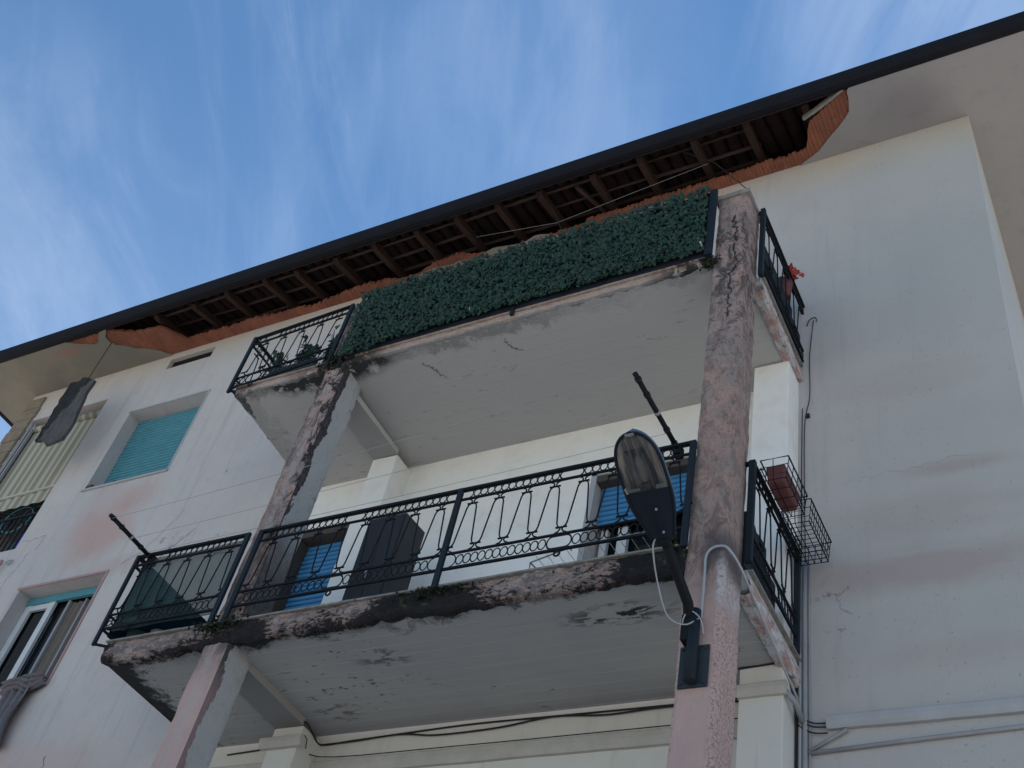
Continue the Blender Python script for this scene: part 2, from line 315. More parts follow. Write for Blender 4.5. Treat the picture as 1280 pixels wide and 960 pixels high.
m = M('reflector', .25, .5, .6); MAT_REFL = m.out(m.mix(m.rng(m.noise(4, 4, .6, 0, 3, (9, 1, 1)), .42, .66), (.02, .02, .022), (.34, .30, .26)))  # bright streaks stand for reflections, put into the colour
m = M('lamp_bowl_plastic', .07, .9); m.b.inputs['Alpha'].default_value = .34; MAT_BOWL = m.out(m.mix(m.noise(7, 5, .6, .3, 3, (5, 1, 1)), (.015, .02, .028), (.10, .11, .12)))
m = M('striped_awning_cloth', .95, .05)
w = m.ma('SINE', m.mul(m.X, 2 * math.pi / .165)); w2 = m.ma('SINE', m.mul(m.X, 2 * math.pi / .055))
base = m.mix(m.rng(w, -.2, .35), (.27, .25, .19), (.43, .42, .36)); base = m.mix(m.mul(m.rng(w2, .2, .7), .25), base, (.22, .22, .19))
m.bump(m.noise(80, 2), .1, .002); MAT_AWN = m.out(base)
m = M('leaf_green', .5, .35)
oi = m.t.nodes.new('ShaderNodeObjectInfo')
n = m.noise(13, 3, .5, 0, 2); n2 = m.noise(3, 4, .6, 0, 5)
base = m.mix(m.rng(n, .3, .7), (.006, .026, .020), (.018, .068, .038)); base = m.mix(m.mul(m.rng(n2, .5, .7), .5), base, (.012, .045, .042)); base = m.mix(m.mul(m.rng(m.noise(26, 2, .5, 0, 9), .66, .72), .8), base, (.06, .11, .055))
MAT_LEAF = m.out(m.mix(.35, base, (.004, .016, .010)))
m = M('teal_shade_net', .9, .1)
tr = m.t.nodes.new('ShaderNodeBsdfTransparent'); ms = m.t.nodes.new('ShaderNodeMixShader'); ms.inputs[0].default_value = .74
m.out(m.mix(m.rng(m.noise(1.2, 4), .35, .65), (.036, .068, .072), (.055, .09, .092)))
mo = m.t.nodes['Material Output']; m.t.links.new(m.b.outputs[0], ms.inputs[2]); m.t.links.new(tr.outputs[0], ms.inputs[1]); m.t.links.new(ms.outputs[0], mo.inputs[0])
MAT_NET = m.m
m = M('wall_skin_under_roof', .95, .1); MAT_UNDER = m.out(m.mix(m.noise(2, 5), (.05, .04, .035), (.11, .09, .075)))

# ---------------------------------------------------------------- mesh helpers
class MB:
    def __init__(s): s.v = []; s.f = []; s.sm = []
    def quad(s, *p, smooth=False):
        i = len(s.v); s.v += [tuple(q) for q in p]; s.f.append(tuple(range(i, i + len(p)))); s.sm.append(smooth)
    def box(s, x0, x1, y0, y1, z0, z1):
        x0, x1 = min(x0, x1), max(x0, x1); y0, y1 = min(y0, y1), max(y0, y1); z0, z1 = min(z0, z1), max(z0, z1)
        i = len(s.v); s.v += [(x, y, z) for z in (z0, z1) for y in (y0, y1) for x in (x0, x1)]
        for q in ((0, 2, 3, 1), (4, 5, 7, 6), (0, 1, 5, 4), (2, 6, 7, 3), (0, 4, 6, 2), (1, 3, 7, 5)):
            s.f.append(tuple(i + k for k in q)); s.sm.append(False)
        return s
    def hexa(s, bot, top):
        i = len(s.v); s.v += [tuple(p) for p in bot + top]; n = len(bot)
        s.f.append(tuple(i + k for k in reversed(range(n)))); s.sm.append(False)
        s.f.append(tuple(i + n + k for k in range(n))); s.sm.append(False)
        for k in range(n): s.f.append((i + k, i + (k + 1) % n, i + n + (k + 1) % n, i + n + k)); s.sm.append(False)
        return s
    def bar(s, p, q, w, h, up=(0, 0, 1)):
        p, q = Vector(p), Vector(q); d = (q - p).normalized(); u = Vector(up)
        if abs(d.dot(u)) > .95: u = Vector((0, 1, 0))
        a = d.cross(u).normalized() * w / 2; b = a.cross(d).normalized() * h / 2
        return s.hexa([p - a - b, p + a - b, p + a + b, p - a + b], [q - a - b, q + a - b, q + a + b, q - a + b])
    def tube(s, pts, r, n=6, closed=False, cap=True):
        pts = [Vector(p) for p in pts]; N = len(pts); i0 = len(s.v); prev = None
        for k, p in enumerate(pts):
            if closed: d = pts[(k + 1) % N] - pts[k - 1]
            else: d = pts[min(k + 1, N - 1)] - pts[max(k - 1, 0)]
            d.normalize()
            if prev is None:
                u = Vector((0, 0, 1)) if abs(d.z) < .9 else Vector((1, 0, 0)); a = d.cross(u).normalized()
            else:
                a = prev - d * prev.dot(d); a = a.normalized() if a.length > 1e-6 else d.orthogonal().normalized()
            prev = a; b = d.cross(a); rr = r[k] if isinstance(r, (list, tuple)) else r
            for j in range(n):
                t = 2 * math.pi * j / n; s.v.append(tuple(p + (a * math.cos(t) + b * math.sin(t)) * rr))
        for k in range(N if closed else N - 1):
            k2 = (k + 1) % N
            for j in range(n):
                s.f.append((i0 + k * n + j, i0 + k * n + (j + 1) % n, i0 + k2 * n + (j + 1) % n, i0 + k2 * n + j)); s.sm.append(n > 4)
        if cap and not closed:
            s.f.append(tuple(i0 + j for j in reversed(range(n)))); s.sm.append(False)
            s.f.append(tuple(i0 + (N - 1) * n + j for j in range(n))); s.sm.append(False)
        return s
    def grid(s, fn, nu, nv, smooth=True):
        i = len(s.v)
        for a in range(nu + 1):
            for b in range(nv + 1): s.v.append(tuple(fn(a / nu, b / nv)))
        for a in range(nu):
            for b in range(nv):
                k = i + a * (nv + 1) + b; s.f.append((k, k + nv + 1, k + nv + 2, k + 1)); s.sm.append(smooth)
        return s
    def prism(s, poly, z0, z1, ax='Z'):
        def P(u, v, w): return (u, v, w) if ax == 'Z' else ((u, w, v) if ax == 'Y' else (w, u, v))
        i = len(s.v); n = len(poly)
        s.v += [P(u, v, z0) for u, v in poly] + [P(u, v, z1) for u, v in poly]
        s.f.append(tuple(i + k for k in range(n))); s.f.append(tuple(i + n + k for k in reversed(range(n)))); s.sm += [False, False]
        for k in range(n): s.f.append((i + k, i + (k + 1) % n, i + n + (k + 1) % n, i + n + k)); s.sm.append(False)
        return s
    def mesh(s, name, mat, off=(0, 0, 0)):
        me = bpy.data.meshes.new(name); o = Vector(off)
        me.from_pydata([tuple(Vector(v) - o) for v in s.v], [], s.f)
        bm = bmesh.new(); bm.from_mesh(me)
        for f, sm in zip(bm.faces, s.sm): f.smooth = sm
        bmesh.ops.recalc_face_normals(bm, faces=bm.faces)
        bm.to_mesh(me); bm.free()
        if mat: me.materials.append(mat)
        return me

OFF = {}
def props(o, label=None, cat=None, group=None, kind=None):
    for k, v in (('label', label), ('category', cat), ('group', group), ('kind', kind)):
        if v: o[k] = v
    return o
def thing(name, label, cat, loc=(0, 0, 0), group=None):
    o = bpy.data.objects.new(name, None); COL.objects.link(o); o.location = loc; o.empty_display_size = .1
    OFF[o] = Vector(loc); return props(o, label, cat, group)
def part(name, mb, mat, parent=None, label=None, kind=None, bevel=0):
    """mb holds world coordinates"""
    off = OFF.get(parent, Vector((0, 0, 0)))
    o = bpy.data.objects.new(name, mb.mesh(name, mat, off)); COL.objects.link(o)
    if parent is not None: o.parent = parent
    OFF[o] = off.copy(); props(o, label, None, None, kind)
    if bevel:
        b = o.modifiers.new('bevel', 'BEVEL'); b.width = bevel; b.segments = 2; b.limit_method = 'ANGLE'
    return o
def solo(name, mb, mat, label, cat, loc=None, group=None, kind=None, bevel=0):
    loc = Vector(loc) if loc else Vector(mb.v[0])
    o = bpy.data.objects.new(name, mb.mesh(name, mat, loc)); COL.objects.link(o); o.location = loc; OFF[o] = loc
    if bevel:
        b = o.modifiers.new('bevel', 'BEVEL'); b.width = bevel; b.segments = 2; b.limit_method = 'ANGLE'
    return props(o, label, cat, group, kind)
def inst(name, me, parent, loc, rot=(0, 0, 0), scale=(1, 1, 1), label=None):
    """a piece that shares mesh data; loc in world coordinates"""
    o = bpy.data.objects.new(name, me); COL.objects.link(o); o.parent = parent
    o.location = Vector(loc) - OFF.get(parent, Vector((0, 0, 0))); o.rotation_euler = rot; o.scale = scale
    OFF[o] = Vector(loc)
    if label: o['label'] = label
    return o
def nz(*p, s=1.0): return noise.noise(Vector(p) * s)

# ---------------------------------------------------------------- dimensions (metres, lower balcony floor at z = 0)
D = 1.523; T = .184; ZU = 3.1876; ZUT = 3.371; ZS = 6.98
XW, XE = -5.93, -.029; XC = 1.853; X0 = -13.02; GZ = -7.0
CL = (-4.722, -4.434); CR = (-.374, -.076)

# ---------------------------------------------------------------- ground
mb = MB(); mb.grid(lambda u, v: (-150 + 300 * u, -150 + 300 * v, GZ), 12, 12, False)
solo('ground', mb, MAT_GROUND, 'pale paved street in front of the building', None, (0, 0, GZ), kind='structure')

# ---------------------------------------------------------------- building
B = thing('apartment_building', 'weathered pinkish white apartment building filling the photo under a broken eave', 'building', (X0, 0, GZ))
OPEN = dict(teal=(-10.20, -8.67, 4.215, 5.768), vent=(-9.95, -9.06, 6.65, 6.87), slide=(-10.31, -8.77, .915, 2.505),
            loggia=(-12.62, -10.96, 3.32, 6.30), ldoor=(-5.76, -5.02, .01, 2.50), rdoor=(-2.08, -.98, .01, 2.46))
def face_with_holes(mb, x0, x1, z0, z1, holes, y, step=1e9):
    xs = sorted(set([x0, x1] + [v for h in holes for v in h[:2] if x0 < v < x1])); zs = sorted(set([z0, z1] + [v for h in holes for v in h[2:] if z0 < v < z1]))
    for a, b in zip(xs, xs[1:]):
        for c, d in zip(zs, zs[1:]):
            cx, cz = (a + b) / 2, (c + d) / 2
            if any(h[0] < cx < h[1] and h[2] < cz < h[3] for h in holes): continue
            mb.quad((a, y, c), (b, y, c), (b, y, d), (a, y, d))
def reveal(mb, h, y0, y1):
    a, b, c, d = h
    mb.quad((a, y0, c), (a, y1, c), (a, y1, d), (a, y0, d)); mb.quad((b, y0, c), (b, y0, d), (b, y1, d), (b, y1, c))
    mb.quad((a, y0, d), (b, y0, d), (b, y1, d), (a, y1, d)); mb.quad((a, y0, c), (a, y1, c), (b, y1, c), (b, y0, c))
mb = MB(); H = list(OPEN.values())
face_with_holes(mb, X0, XC, GZ, 7.06, H, 0)
for k, h in OPEN.items(): reveal(mb, h, 0, {'loggia': 1.4, 'vent': .5}.get(k, .32))
mb.quad((XC, 0, GZ), (XC, 9, GZ), (XC, 9, 7.06), (XC, 0, 7.06)); mb.quad((X0, 0, GZ), (X0, 0, 7.06), (X0, 9, 7.06), (X0, 9, GZ))
mb.quad((X0, 9, GZ), (X0, 9, 7.06), (XC, 9, 7.06), (XC, 9, GZ))
part('wall', mb, MAT_WALL, B)
for k, h in OPEN.items(): mb = MB(); mb.box(h[0] - .05, h[1] + .05, {'loggia': 1.4, 'vent': .5}.get(k, .36), {'loggia': 1.45, 'vent': .55}.get(k, .40), h[2] - .05, h[3] + .05); part('room_backing', mb, MAT_DARKROOM, B, 'dark unlit interior')
# raised trims round two windows
def trim(h, w, y, mat, sides='LRT'):
    a, b, c, d = h; mb = MB()
    if 'L' in sides: mb.box(a - w, a, -y, .002, c, d)
    if 'R' in sides: mb.box(b, b + w, -y, .002, c, d + (w if 'T' in sides else 0))
    if 'T' in sides: mb.box(a - w, b, -y, .002, d, d + w)
    if 'B' in sides: mb.box(a - w, b + w, -y - .02, .01, c - .035, c)
    return part('window_surround', mb, mat, B)
trim(OPEN['teal'], .03, .006, MAT_MOULDG, 'RTB'); trim(OPEN['slide'], .035, .012, MAT_PINKFRAME, 'RTB')
# cream painted panels inside the loggia bays (4 mm proud of the render)
mb = MB()
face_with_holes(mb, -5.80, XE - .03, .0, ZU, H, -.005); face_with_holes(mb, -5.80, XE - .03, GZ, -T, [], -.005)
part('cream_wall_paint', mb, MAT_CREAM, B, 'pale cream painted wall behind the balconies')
# pilasters on the wall
for i, (a, b, c, d) in enumerate([(-4.797, -4.467, 0, 3.12), (-4.797, -4.467, GZ, -.25), (-.40, -.063, 0, ZU), (-.40, -.063, GZ, -T)]):
    if d - c < .2: continue
    mb = MB().box(a, b, -.294, -.001, c, d); part('pilaster', mb, MAT_CREAM, B, bevel=.008)
# mouldings
def mould(x0, x1, z0, z1, dep, mat, y=0.0, ret=None, name='moulding'):
    mb = MB(); pr = [(-.001, z0), (-dep * .6, z0), (-dep * .85, z0 + (z1 - z0) * .25), (-dep, z0 + (z1 - z0) * .5), (-dep, z1 - .01), (-dep * .9, z1), (-.001, z1)]
    n = max(2, int((x1 - x0) / .12))
    i = len(mb.v)
    for k in range(n + 1):
        x = x0 + (x1 - x0) * k / n
        for (yy, zz) in pr: mb.v.append((x, y + yy + nz(x, zz, 1, s=3) * .004, zz + nz(x, yy, 5, s=2) * .006))
    L = len(pr)
    for k in range(n):
        for j in range(L): a = i + k * L + j; b = i + k * L + (j + 1) % L; mb.f.append((a, b, b + L, a + L)); mb.sm.append(False)
    mb.f.append(tuple(i + j for j in range(L))); mb.f.append(tuple(i + n * L + j for j in range(L))); mb.sm += [False, False]
    return part(name, mb, mat, B)
mould(-4.467, -.40, -.60, -.475, .055, MAT_MOULD, -.005); mould(-5.85, -4.80, -.56, -.43, .055, MAT_MOULD, -.005)
mould(-4.86, -4.40, -.47, -.375, .07, MAT_MOULD, -.294)
mould(.175, XC + .03, -.60, -.50, .06, MAT_MOULDG)
mould(-.40, -.03, -.46, -.36, .05, MAT_MOULD, -.294)
mould(X0, -5.95, -.62, -.55, .03, MAT_MOULDG)
mb = MB()
mb.tube([(-.04, -.30, -.43), (0.0, -.20, -.47), (.0, -.04, -.53)], .022, 8)
part('moulding_return', mb, MAT_PIPE, B)
# cracks in the render: thin dark lines
def crack(pts, w, plane, off, parent, n=14, seed=0, mat=None):
    """ribbon that follows pts=(a,b) on a plane ('Y' = facade facing -y, 'Z' = ceiling facing down)"""
    out = []
    for (a, b), (c, d) in zip(pts, pts[1:]):
        for k in range(n):
            t = k / n; out.append((a + (c - a) * t + nz(a + t * 7, b * 3, seed, s=2.3) * .045, b + (d - b) * t + nz(seed, a + t * 9, b, s=2.9) * .045))
    out.append(pts[-1]); mb = MB(); L = []
    for k, (a, b) in enumerate(out):
        a2, b2 = out[min(k + 1, len(out) - 1)]; a1, b1 = out[max(k - 1, 0)]
        dx, dy = a2 - a1, b2 - b1; l = math.hypot(dx, dy) or 1; ww = w * (.35 + .65 * abs(nz(k * .37, seed, 3, s=1.7) * 2)) * (1 if 0 < k < len(out) - 1 else .1)
        L.append(((a - dy / l * ww, b + dx / l * ww), (a + dy / l * ww, b - dx / l * ww)))
    for (p, q), (r, s_) in zip(L, L[1:]):
        c = [p, q, s_, r]
        mb.quad(*[(u, off, v) if plane == 'Y' else (u, v, CZ(v) - .003) for u, v in c])
    return part('crack', mb, mat or MAT_CABLE, parent)
crack([(-8.05, 2.45), (-7.80, 2.72), (-7.55, 2.95)], .006, 'Y', -.002, B, seed=1)
crack([(.15, .62), (.28, .60), (.36, .66)], .0022, 'Y', -.002, B, seed=2, mat=MAT_SILL); crack([(.25, .60), (.30, .45), (.38, .40)], .0018, 'Y', -.002, B, seed=3, mat=MAT_SILL)
crack([(.35, 1.78), (.9, 1.80), (1.45, 1.86)], .0012, 'Y', -.002, B, seed=4, mat=MAT_SILL)
crack([(-8.1, -.28), (-8.15, -.05)], .006, 'Y', -.002, B, seed=5)
crack([(-10.9, 3.42), (-10.45, 3.45), (-10.5, 3.2)], .0035, 'Y', -.002, B, seed=6); crack([(-10.6, 3.2), (-10.75, 2.6), (-10.8, 2.2)], .003, 'Y', -.002, B, seed=8)
crack([(-8.6, 2.6), (-8.3, 2.75), (-7.9, 3.35)], .003, 'Y', -.002, B, seed=7)

# ---- windows
def slats(parent, x0, x1, z0, z1, y, pitch, mat, thick=.012):
    W_ = MB(); w = (x1 - x0)
    pr = [(0, .006), (-thick * .8, .015), (-thick, pitch * .5), (-thick * .8, pitch - .012), (0, pitch - .005)]
    i = 0
    for x in (0, w):
        for (yy, zz) in pr: W_.v.append((x, yy, zz))
    for k in range(5): W_.f.append((k, (k + 1) % 5, 5 + (k + 1) % 5, 5 + k)); W_.sm.append(False)
    W_.f += [(0, 1, 2, 3, 4), (5, 6, 7, 8, 9)]; W_.sm += [False, False]
    me = W_.mesh('slat', mat); n = int(round((z1 - z0) / pitch))
    for k in range(n): inst('slat', me, parent, (x0, y + random.uniform(-.0015, .0015), z1 - (k + 1) * pitch))
# teal roller shutter, upper left
h = OPEN['teal']
w = part('window', MB().box(h[0], h[1], .235, .26, h[2], h[3]), MAT_JOINT, B, 'recessed window closed by a teal roller shutter')
slats(w, h[0] + .01, h[1] - .01, h[2] + .01, h[3] - .01, .225, .062, MAT_TEAL, .02)
part('shutter_strap', MB().box(-9.86, -9.82, .19, .20, 4.22, 4.34), MAT_CABLE, w)
# small objects on its sill
mb = MB(); mb.tube([(-9.88, .10, 4.22), (-9.86, .10, 4.34), (-9.80, .10, 4.38), (-9.74, .10, 4.34), (-9.72, .10, 4.22)], .018, 6)
solo('wire_hook', mb, MAT_CABLE, 'small dark hoop on the sill in front of the teal shutter', 'hook', (-9.8, .10, 4.215))
mb = MB().box(-10.19, -10.06, -.02, .08, 4.217, 4.29); solo('broken_brick', mb, MAT_TERRA, 'chip of red brick on the left end of the teal shuttered window sill', 'brick', (-10.12, .03, 4.217), bevel=.015)
# vent grille
h = OPEN['vent']
w = part('vent', MB().box(h[0], h[1], .30, .32, h[2], h[3]), MAT_DARKROOM, B, 'dark slot vent high under the eave')
for k in range(5): part('vent_bar', MB().box(h[0], h[1], .06, .10, h[2] + .02 + k * .045, h[2] + .032 + k * .045), MAT_CAB, w)
# sliding window, lower left
h = OPEN['slide']
w = part('window', MB().box(h[0], h[1], .29, .31, h[2], h[3]), MAT_GLASSD, B, 'half open sliding window with white stiles and a beige curtain')
part('shutter_box', MB().box(h[0], h[1], .19, .24, 2.385, 2.50), MAT_TEAL, w, bevel=.006)
part('pane', MB().box(-10.13, -9.86, .255, .262, .99, 2.30), MAT_GLASSD, w)
for a, b, yy, mt in ((-10.30, -10.19, .20, MAT_WHITE), (-9.86, -9.76, .20, MAT_WHITE), (-9.56, -9.52, .235, MAT_PIPE), (-9.27, -9.24, .25, MAT_PIPE), (-8.86, -8.77, .23, MAT_CAB)):
    part('stile', MB().box(a, b, yy, yy + .045, .93, 2.385), mt, w, bevel=.004)
part('rail', MB().box(-10.19, -9.86, .205, .24, 2.30, 2.38), MAT_WHITE, w)
mb = MB(); mb.grid(lambda u, v: (-9.56 + .36 * u, .275 + .012 * math.sin(u * 22), .93 + 1.44 * v), 26, 2); part('curtain', mb, MAT_GREYCURT, w)
# blue shuttered doors in the loggia
for i, (k, z0, lab) in enumerate((('ldoor', 1.22, 'glazed door with its bright blue roller shutter half down, left'), ('rdoor', 1.86, 'glazed door with its bright blue roller shutter a quarter down, right'))):
    h = OPEN[k]
    w = part('balcony_door', MB().box(h[0], h[1], .30, .315, 0.01, h[3]), MAT_GLASSD, B, lab)
    if k == 'ldoor':
        slats(w, h[0] + .03, h[1] - .0, .62, 2.42, .17, .064, MAT_BLUE, .018)
        part('shutter_backing', MB().box(h[0] + .03, h[1], .175, .18, .62, 2.42), MAT_JOINT, w)
        part('door_panel', MB().box(-5.50, -5.05, .20, .24, .02, .56), MAT_BLUE, w)
        part('door_frame', MB().box(-5.74, -5.66, .16, .22, .02, .60).box(-5.60, -5.54, .16, .22, .02, .60), MAT_WHITE, w)
    else:
        slats(w, h[0] + .02, h[1] - .02, 1.90, 2.40, .12, .064, MAT_BLUE, .018)
        part('shutter_backing', MB().box(h[0] + .02, h[1] - .02, .125, .13, 1.90, 2.40), MAT_JOINT, w)
        for a, b in ((-2.04, -1.97), (-1.86, -1.76), (-1.20, -1.12), (-1.04, -.98)):
            part('door_frame', MB().box(a, b, .18, .24, .02, 1.90), MAT_WHITE, w, bevel=.004)
        part('door_frame', MB().box(-1.76, -1.20, .20, .24, .95, 1.02), MAT_PIPE, w)
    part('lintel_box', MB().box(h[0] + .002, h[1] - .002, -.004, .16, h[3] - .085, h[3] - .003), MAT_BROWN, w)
    if k == 'ldoor': part('door_jamb', MB().box(h[0] + .002, h[0] + .03, -.004, .165, .02, h[3] - .09), MAT_BROWN, w)  # dark brown-grey panel covering the left reveal
mb = MB().box(-2.14, -2.08, -.012, .0, .01, 2.52).box(-2.14, -.92, -.012, .0, 2.462, 2.52); part('window_surround', mb, MAT_MOULDG, B)

# ---- upper left loggia with its striped awning
h = OPEN['loggia']
for k in range(14):
    z = 3.32 + k * .253; wd = random.uniform(.30, .36)
    mb = MB().box(X0 - .02, X0 + .38 + random.uniform(-.02, .02), -.03 - random.uniform(0, .025), .02, z + .008, z + .245)
    part('stone_block', mb, MAT_STONE, B, bevel=.018)
mb = MB(); mb.tube([(h[0] + .02, .06, 6.10), (h[1] - .02, .06, 6.05)], .06, 12)
A = thing('awning', 'beige striped roller awning hanging over the loggia at the far left', 'awning', (-11.8, .1, 4.55))
part('roller', mb, MAT_AWN, A)
mb = MB(); mb.grid(lambda u, v: (h[0] + .14 + (h[1] - h[0] - .16) * u, .07 + .012 * math.sin(u * 30) * v, 6.06 - 1.50 * v), 60, 8); part('awning_cloth', mb, MAT_AWN, A)
mb = MB(); mb.bar((h[0] + .12, .06, 4.56), (h[1] - .02, .06, 4.56), .03, .035); part('bottom_rail', mb, MAT_MOULD, A)
mb = MB(); mb.grid(lambda u, v: (h[0] + .14 + (h[1] - h[0] - .16) * u, .075 + .01 * math.sin(u * 40), 4.54 - .24 * v), 50, 3); part('valance', mb, MAT_AWN, A)
for x, w_, mt in ((-12.60, .05, MAT_PIPE), (-12.54, .02, MAT_CAB2), (-12.51, .035, MAT_PIPE)): part('side_arm', MB().box(x, x + w_, .0, .04, 3.4, 6.2), mt, A)
# clutter behind the loggia parapet
LR = thing('loggia_railing', 'dark metal railing at the far left below the striped awning', 'railing', (-11.8, .15, 3.32))
part('rail', MB().box(h[0], h[1], .12, .15, 4.12, 4.15), MAT_IRON2, LR); part('rail', MB().box(h[0], h[1], .12, .15, 3.42, 3.45), MAT_IRON, LR)
bm_ = MB().box(-.008, .008, -.008, .008, 0, .68).mesh('bar', MAT_IRON)
for k in range(14): inst('bar', bm_, LR, (h[0] + .1 + k * .115, .135, 3.44))
for cx, cz, r, mt in ((-11.75, 4.2, .30, MAT_TEAL), (-11.45, 4.22, .22, MAT_POT), (-12.1, 4.15, .26, MAT_IRON2)):
    mb = MB(); mb.tube([(cx + r * math.cos(t * .3), .22, cz + r * .8 * math.sin(t * .3)) for t in range(21)], .014, 6, closed=True)
    solo('hose_coil', mb, mt, {'%.2f' % -11.75: 'teal hose coil behind the loggia railing', '%.2f' % -11.45: 'dark green hose coil nearest the right side of the loggia', '%.2f' % -12.1: 'slate blue hose coil at the left of the loggia clutter'}['%.2f' % cx], 'hose', (cx, .22, cz - r))
mb = MB().tube([(-11.33, .26, 3.52), (-11.33, .26, 3.62), (-11.33, .26, 3.82), (-11.33, .26, 3.90), (-11.33, .26, 3.96)], [.07, .075, .075, .03, .028], 12)
solo('plastic_bottle', mb, MAT_BLUEP, 'cobalt blue plastic bottle behind the far left loggia railing', 'bottle', (-11.33, .26, 3.52))
mb = MB().box(-11.7, -11.45, .24, .5, 3.33, 3.75); solo('storage_crate', mb, MAT_POT, 'dark green crate on the loggia floor at the far left', 'crate', (-11.57, .37, 3.33), bevel=.01)
mb = MB(); mb.tube([(-11.5, -.05, 2.85), (-11.22, -.06, 3.08), (-10.98, -.06, 3.07), (-11.0, -.05, 2.9), (-11.12, -.03, 2.55)], .018, 8)
solo('pink_pipe_bracket', mb, MAT_PINKFRAME, 'faded pink bent pipe at the left edge above the sliding window', 'pipe', (-11.22, -.02, 2.6))
mb = MB(); mb.tube([(-10.86 + .05 * math.cos(t), -.03, 3.05 + .035 * math.sin(t)) for t in [k * .7 for k in range(9)]], .008, 6, closed=True)
solo('wall_ring', mb, MAT_PIPE, 'small wire ring on the wall beside the pink pipe', 'ring', (-10.86, 0, 3.05))

# towel over the sill of the sliding window
def tw(u, v):
    # u across, v down its length; bunched at the sill, falling to the left and down
    x = -8.76 - v * .66 - .02 * math.sin(v * 9); z = .975 - .02 * v
    w_ = .12 + .10 * math.sin(v * 3.0)
    fold = .035 * math.sin(u * 19 + v * 5) + .02 * math.sin(u * 37)
    return (x + (u - .5) * .05, -.06 - fold - .04 * math.sin(v * 3), z + .02 - u * w_ - .05 * math.sin(v * 8) * u)
mb = MB(); mb.grid(tw, 22, 26)
def tw2(u, v):
    x = -8.93 - u * .45 + v * .06 + .03 * math.sin(v * 7); z = .965 - v * .92 - u * .06
    return (x, -.07 - .035 * math.sin(u * 24 + v * 3) - .03 * math.sin(v * 2.2), z + .04 * math.sin(u * 9))
mb.grid(tw2, 30, 26)
solo('towel', mb, MAT_TOWEL, 'grey wrinkled towel draped over the sill of the sliding window', 'towel', (-9.2, -.07, .92))

# ---------------------------------------------------------------- balconies
def rough_edge(p, q, nrm, z0, z1, amp, seed, sag=.0, cham=0):
    """crumbling strip of render between p and q, facing nrm"""
    p, q, nrm = Vector(p), Vector(q), Vector(nrm); L = (q - p).length; nu = max(4, int(L / .014)); nv = 12
    def f(u, v):
        b = p.lerp(q, u); d = noise.fractal(Vector((b.x * 3.1 + seed, b.y * 3.1, v * 1.3)), .8, 2.1, 5) * amp + noise.fractal(Vector((b.x * 18 + seed, b.y * 18, v * 5)), .9, 2.1, 5) * amp * .9
        e = noise.fractal(Vector((b.x * 5 + seed, b.y * 5, 5)), .7, 2.2, 5) * sag
        zz = z0 + (z1 - z0) * v + (e * (1 - v) if v < .6 else 0)
        bulge = .010 * math.sin(v * math.pi); inn = -.02 if v < .08 else 0
        return b + nrm * (.006 + bulge + d + inn - cham * max(0, 1 - v / .5)) + Vector((0, 0, zz))
    mb = MB(); mb.grid(f, nu, nv, False)
    # underside lip back into the slab
    def g(u, v):
        a = f(u, 0); return Vector(a) - nrm * (.075 * v) + Vector((0, 0, .02 * v))
    mb.grid(g, nu, 2, False)
    return mb
def CZ(y): return ZU + (ZUT - .095 - ZU) * (-.002 - y) / (D - .014)
def balcony(z0, t, lab, seed, drip):
    R = thing('balcony', lab, 'balcony', ((XW + XE) / 2, -D, z0))
    mb = MB(); y0 = -D + .012; me_ = MAT_EDGE if z0 < 1 else MAT_EDGEU; ms_ = MAT_SILL if z0 < 1 else MAT_EDGEU
    poly = [(XW, y0), (CR[0] + .01, y0), (CR[0] + .01, -1.19), (XE - .012, -1.19), (XE - .012, -.002), (XW, -.002)]
    if z0 > 1:   # underside falls towards the wall
        mb.prism([(-D + .012, z0 - .095), (-.002, z0 - t), (-.002, z0 - .012), (-D + .012, z0 - .012)], XW, CR[0] + .01, 'X')
        mb.prism([(-1.19, CZ(-1.19)), (-.002, z0 - t), (-.002, z0 - .012), (-1.19, z0 - .012)], CR[0] + .0105, XE - .012, 'X')
    else: mb.prism(poly, z0 - t, z0 - .012)
    part('slab', mb, MAT_CEIL, R)
    part('edge_render', rough_edge((XW, -D, 0), (CR[0] + .01, -D, 0), (0, -1, 0), (z0 - t - drip) if z0 < 1 else z0 - .098, z0 - .012, .013 if z0 < 1 else .007, seed, .03 if z0 < 1 else .012), me_, R, 'crumbling mouldy front edge')
    part('edge_render', rough_edge((XW, -.01, 0), (XW, -D, 0), (-1, 0, 0), z0 - t if z0 < 1 else z0 - .12, z0 - .012, .012, seed + 5, .01), me_, R)
    part('edge_render', rough_edge((XE, -1.18, 0), (XE, -.01, 0), (1, 0, 0), z0 - t - drip * 1.1, z0 - .07, .006, seed + 9, .01), MAT_EDGER, R, 'pale streaked side edge')
    # stone edging on top, in pieces
    x = XW - .02
    while x < CR[0] - .02:
        w = min(random.uniform(.42, .5), CR[0] - .002 - x)
        if not (CL[0] - .05 < x + w / 2 < CL[1] + .02): part('edging_stone', MB().box(x, x + w - .004, -D - .032 + random.uniform(-.003, .003), -D + .16, z0 - .010, z0 + .008), ms_, R, bevel=.003)
        x += w
    y = -1.168
    while y < -.06:
        w = min(.46, -.02 - y); part('edging_stone', MB().box(XE - .14, XE + .022, y, y + w - .004, z0 - .010, z0 + .008), MAT_SILL, R, bevel=.003); y += w
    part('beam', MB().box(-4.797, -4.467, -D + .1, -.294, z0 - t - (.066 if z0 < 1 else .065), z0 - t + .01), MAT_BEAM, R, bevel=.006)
    return R
m = M('pale_streaked_edge', .93, .15)
n = m.noise(3.5, 6, .7, .3, 2, (1, 1.2, 6)); n2 = m.noise(12, 6, .7, 0, 5)
base = m.mix(m.rng(n, .42, .58), (.36, .24, .22), (.48, .49, .51)); base = m.mix(m.mul(m.rng(n2, .55, .65), .7), base, (.10, .10, .11))
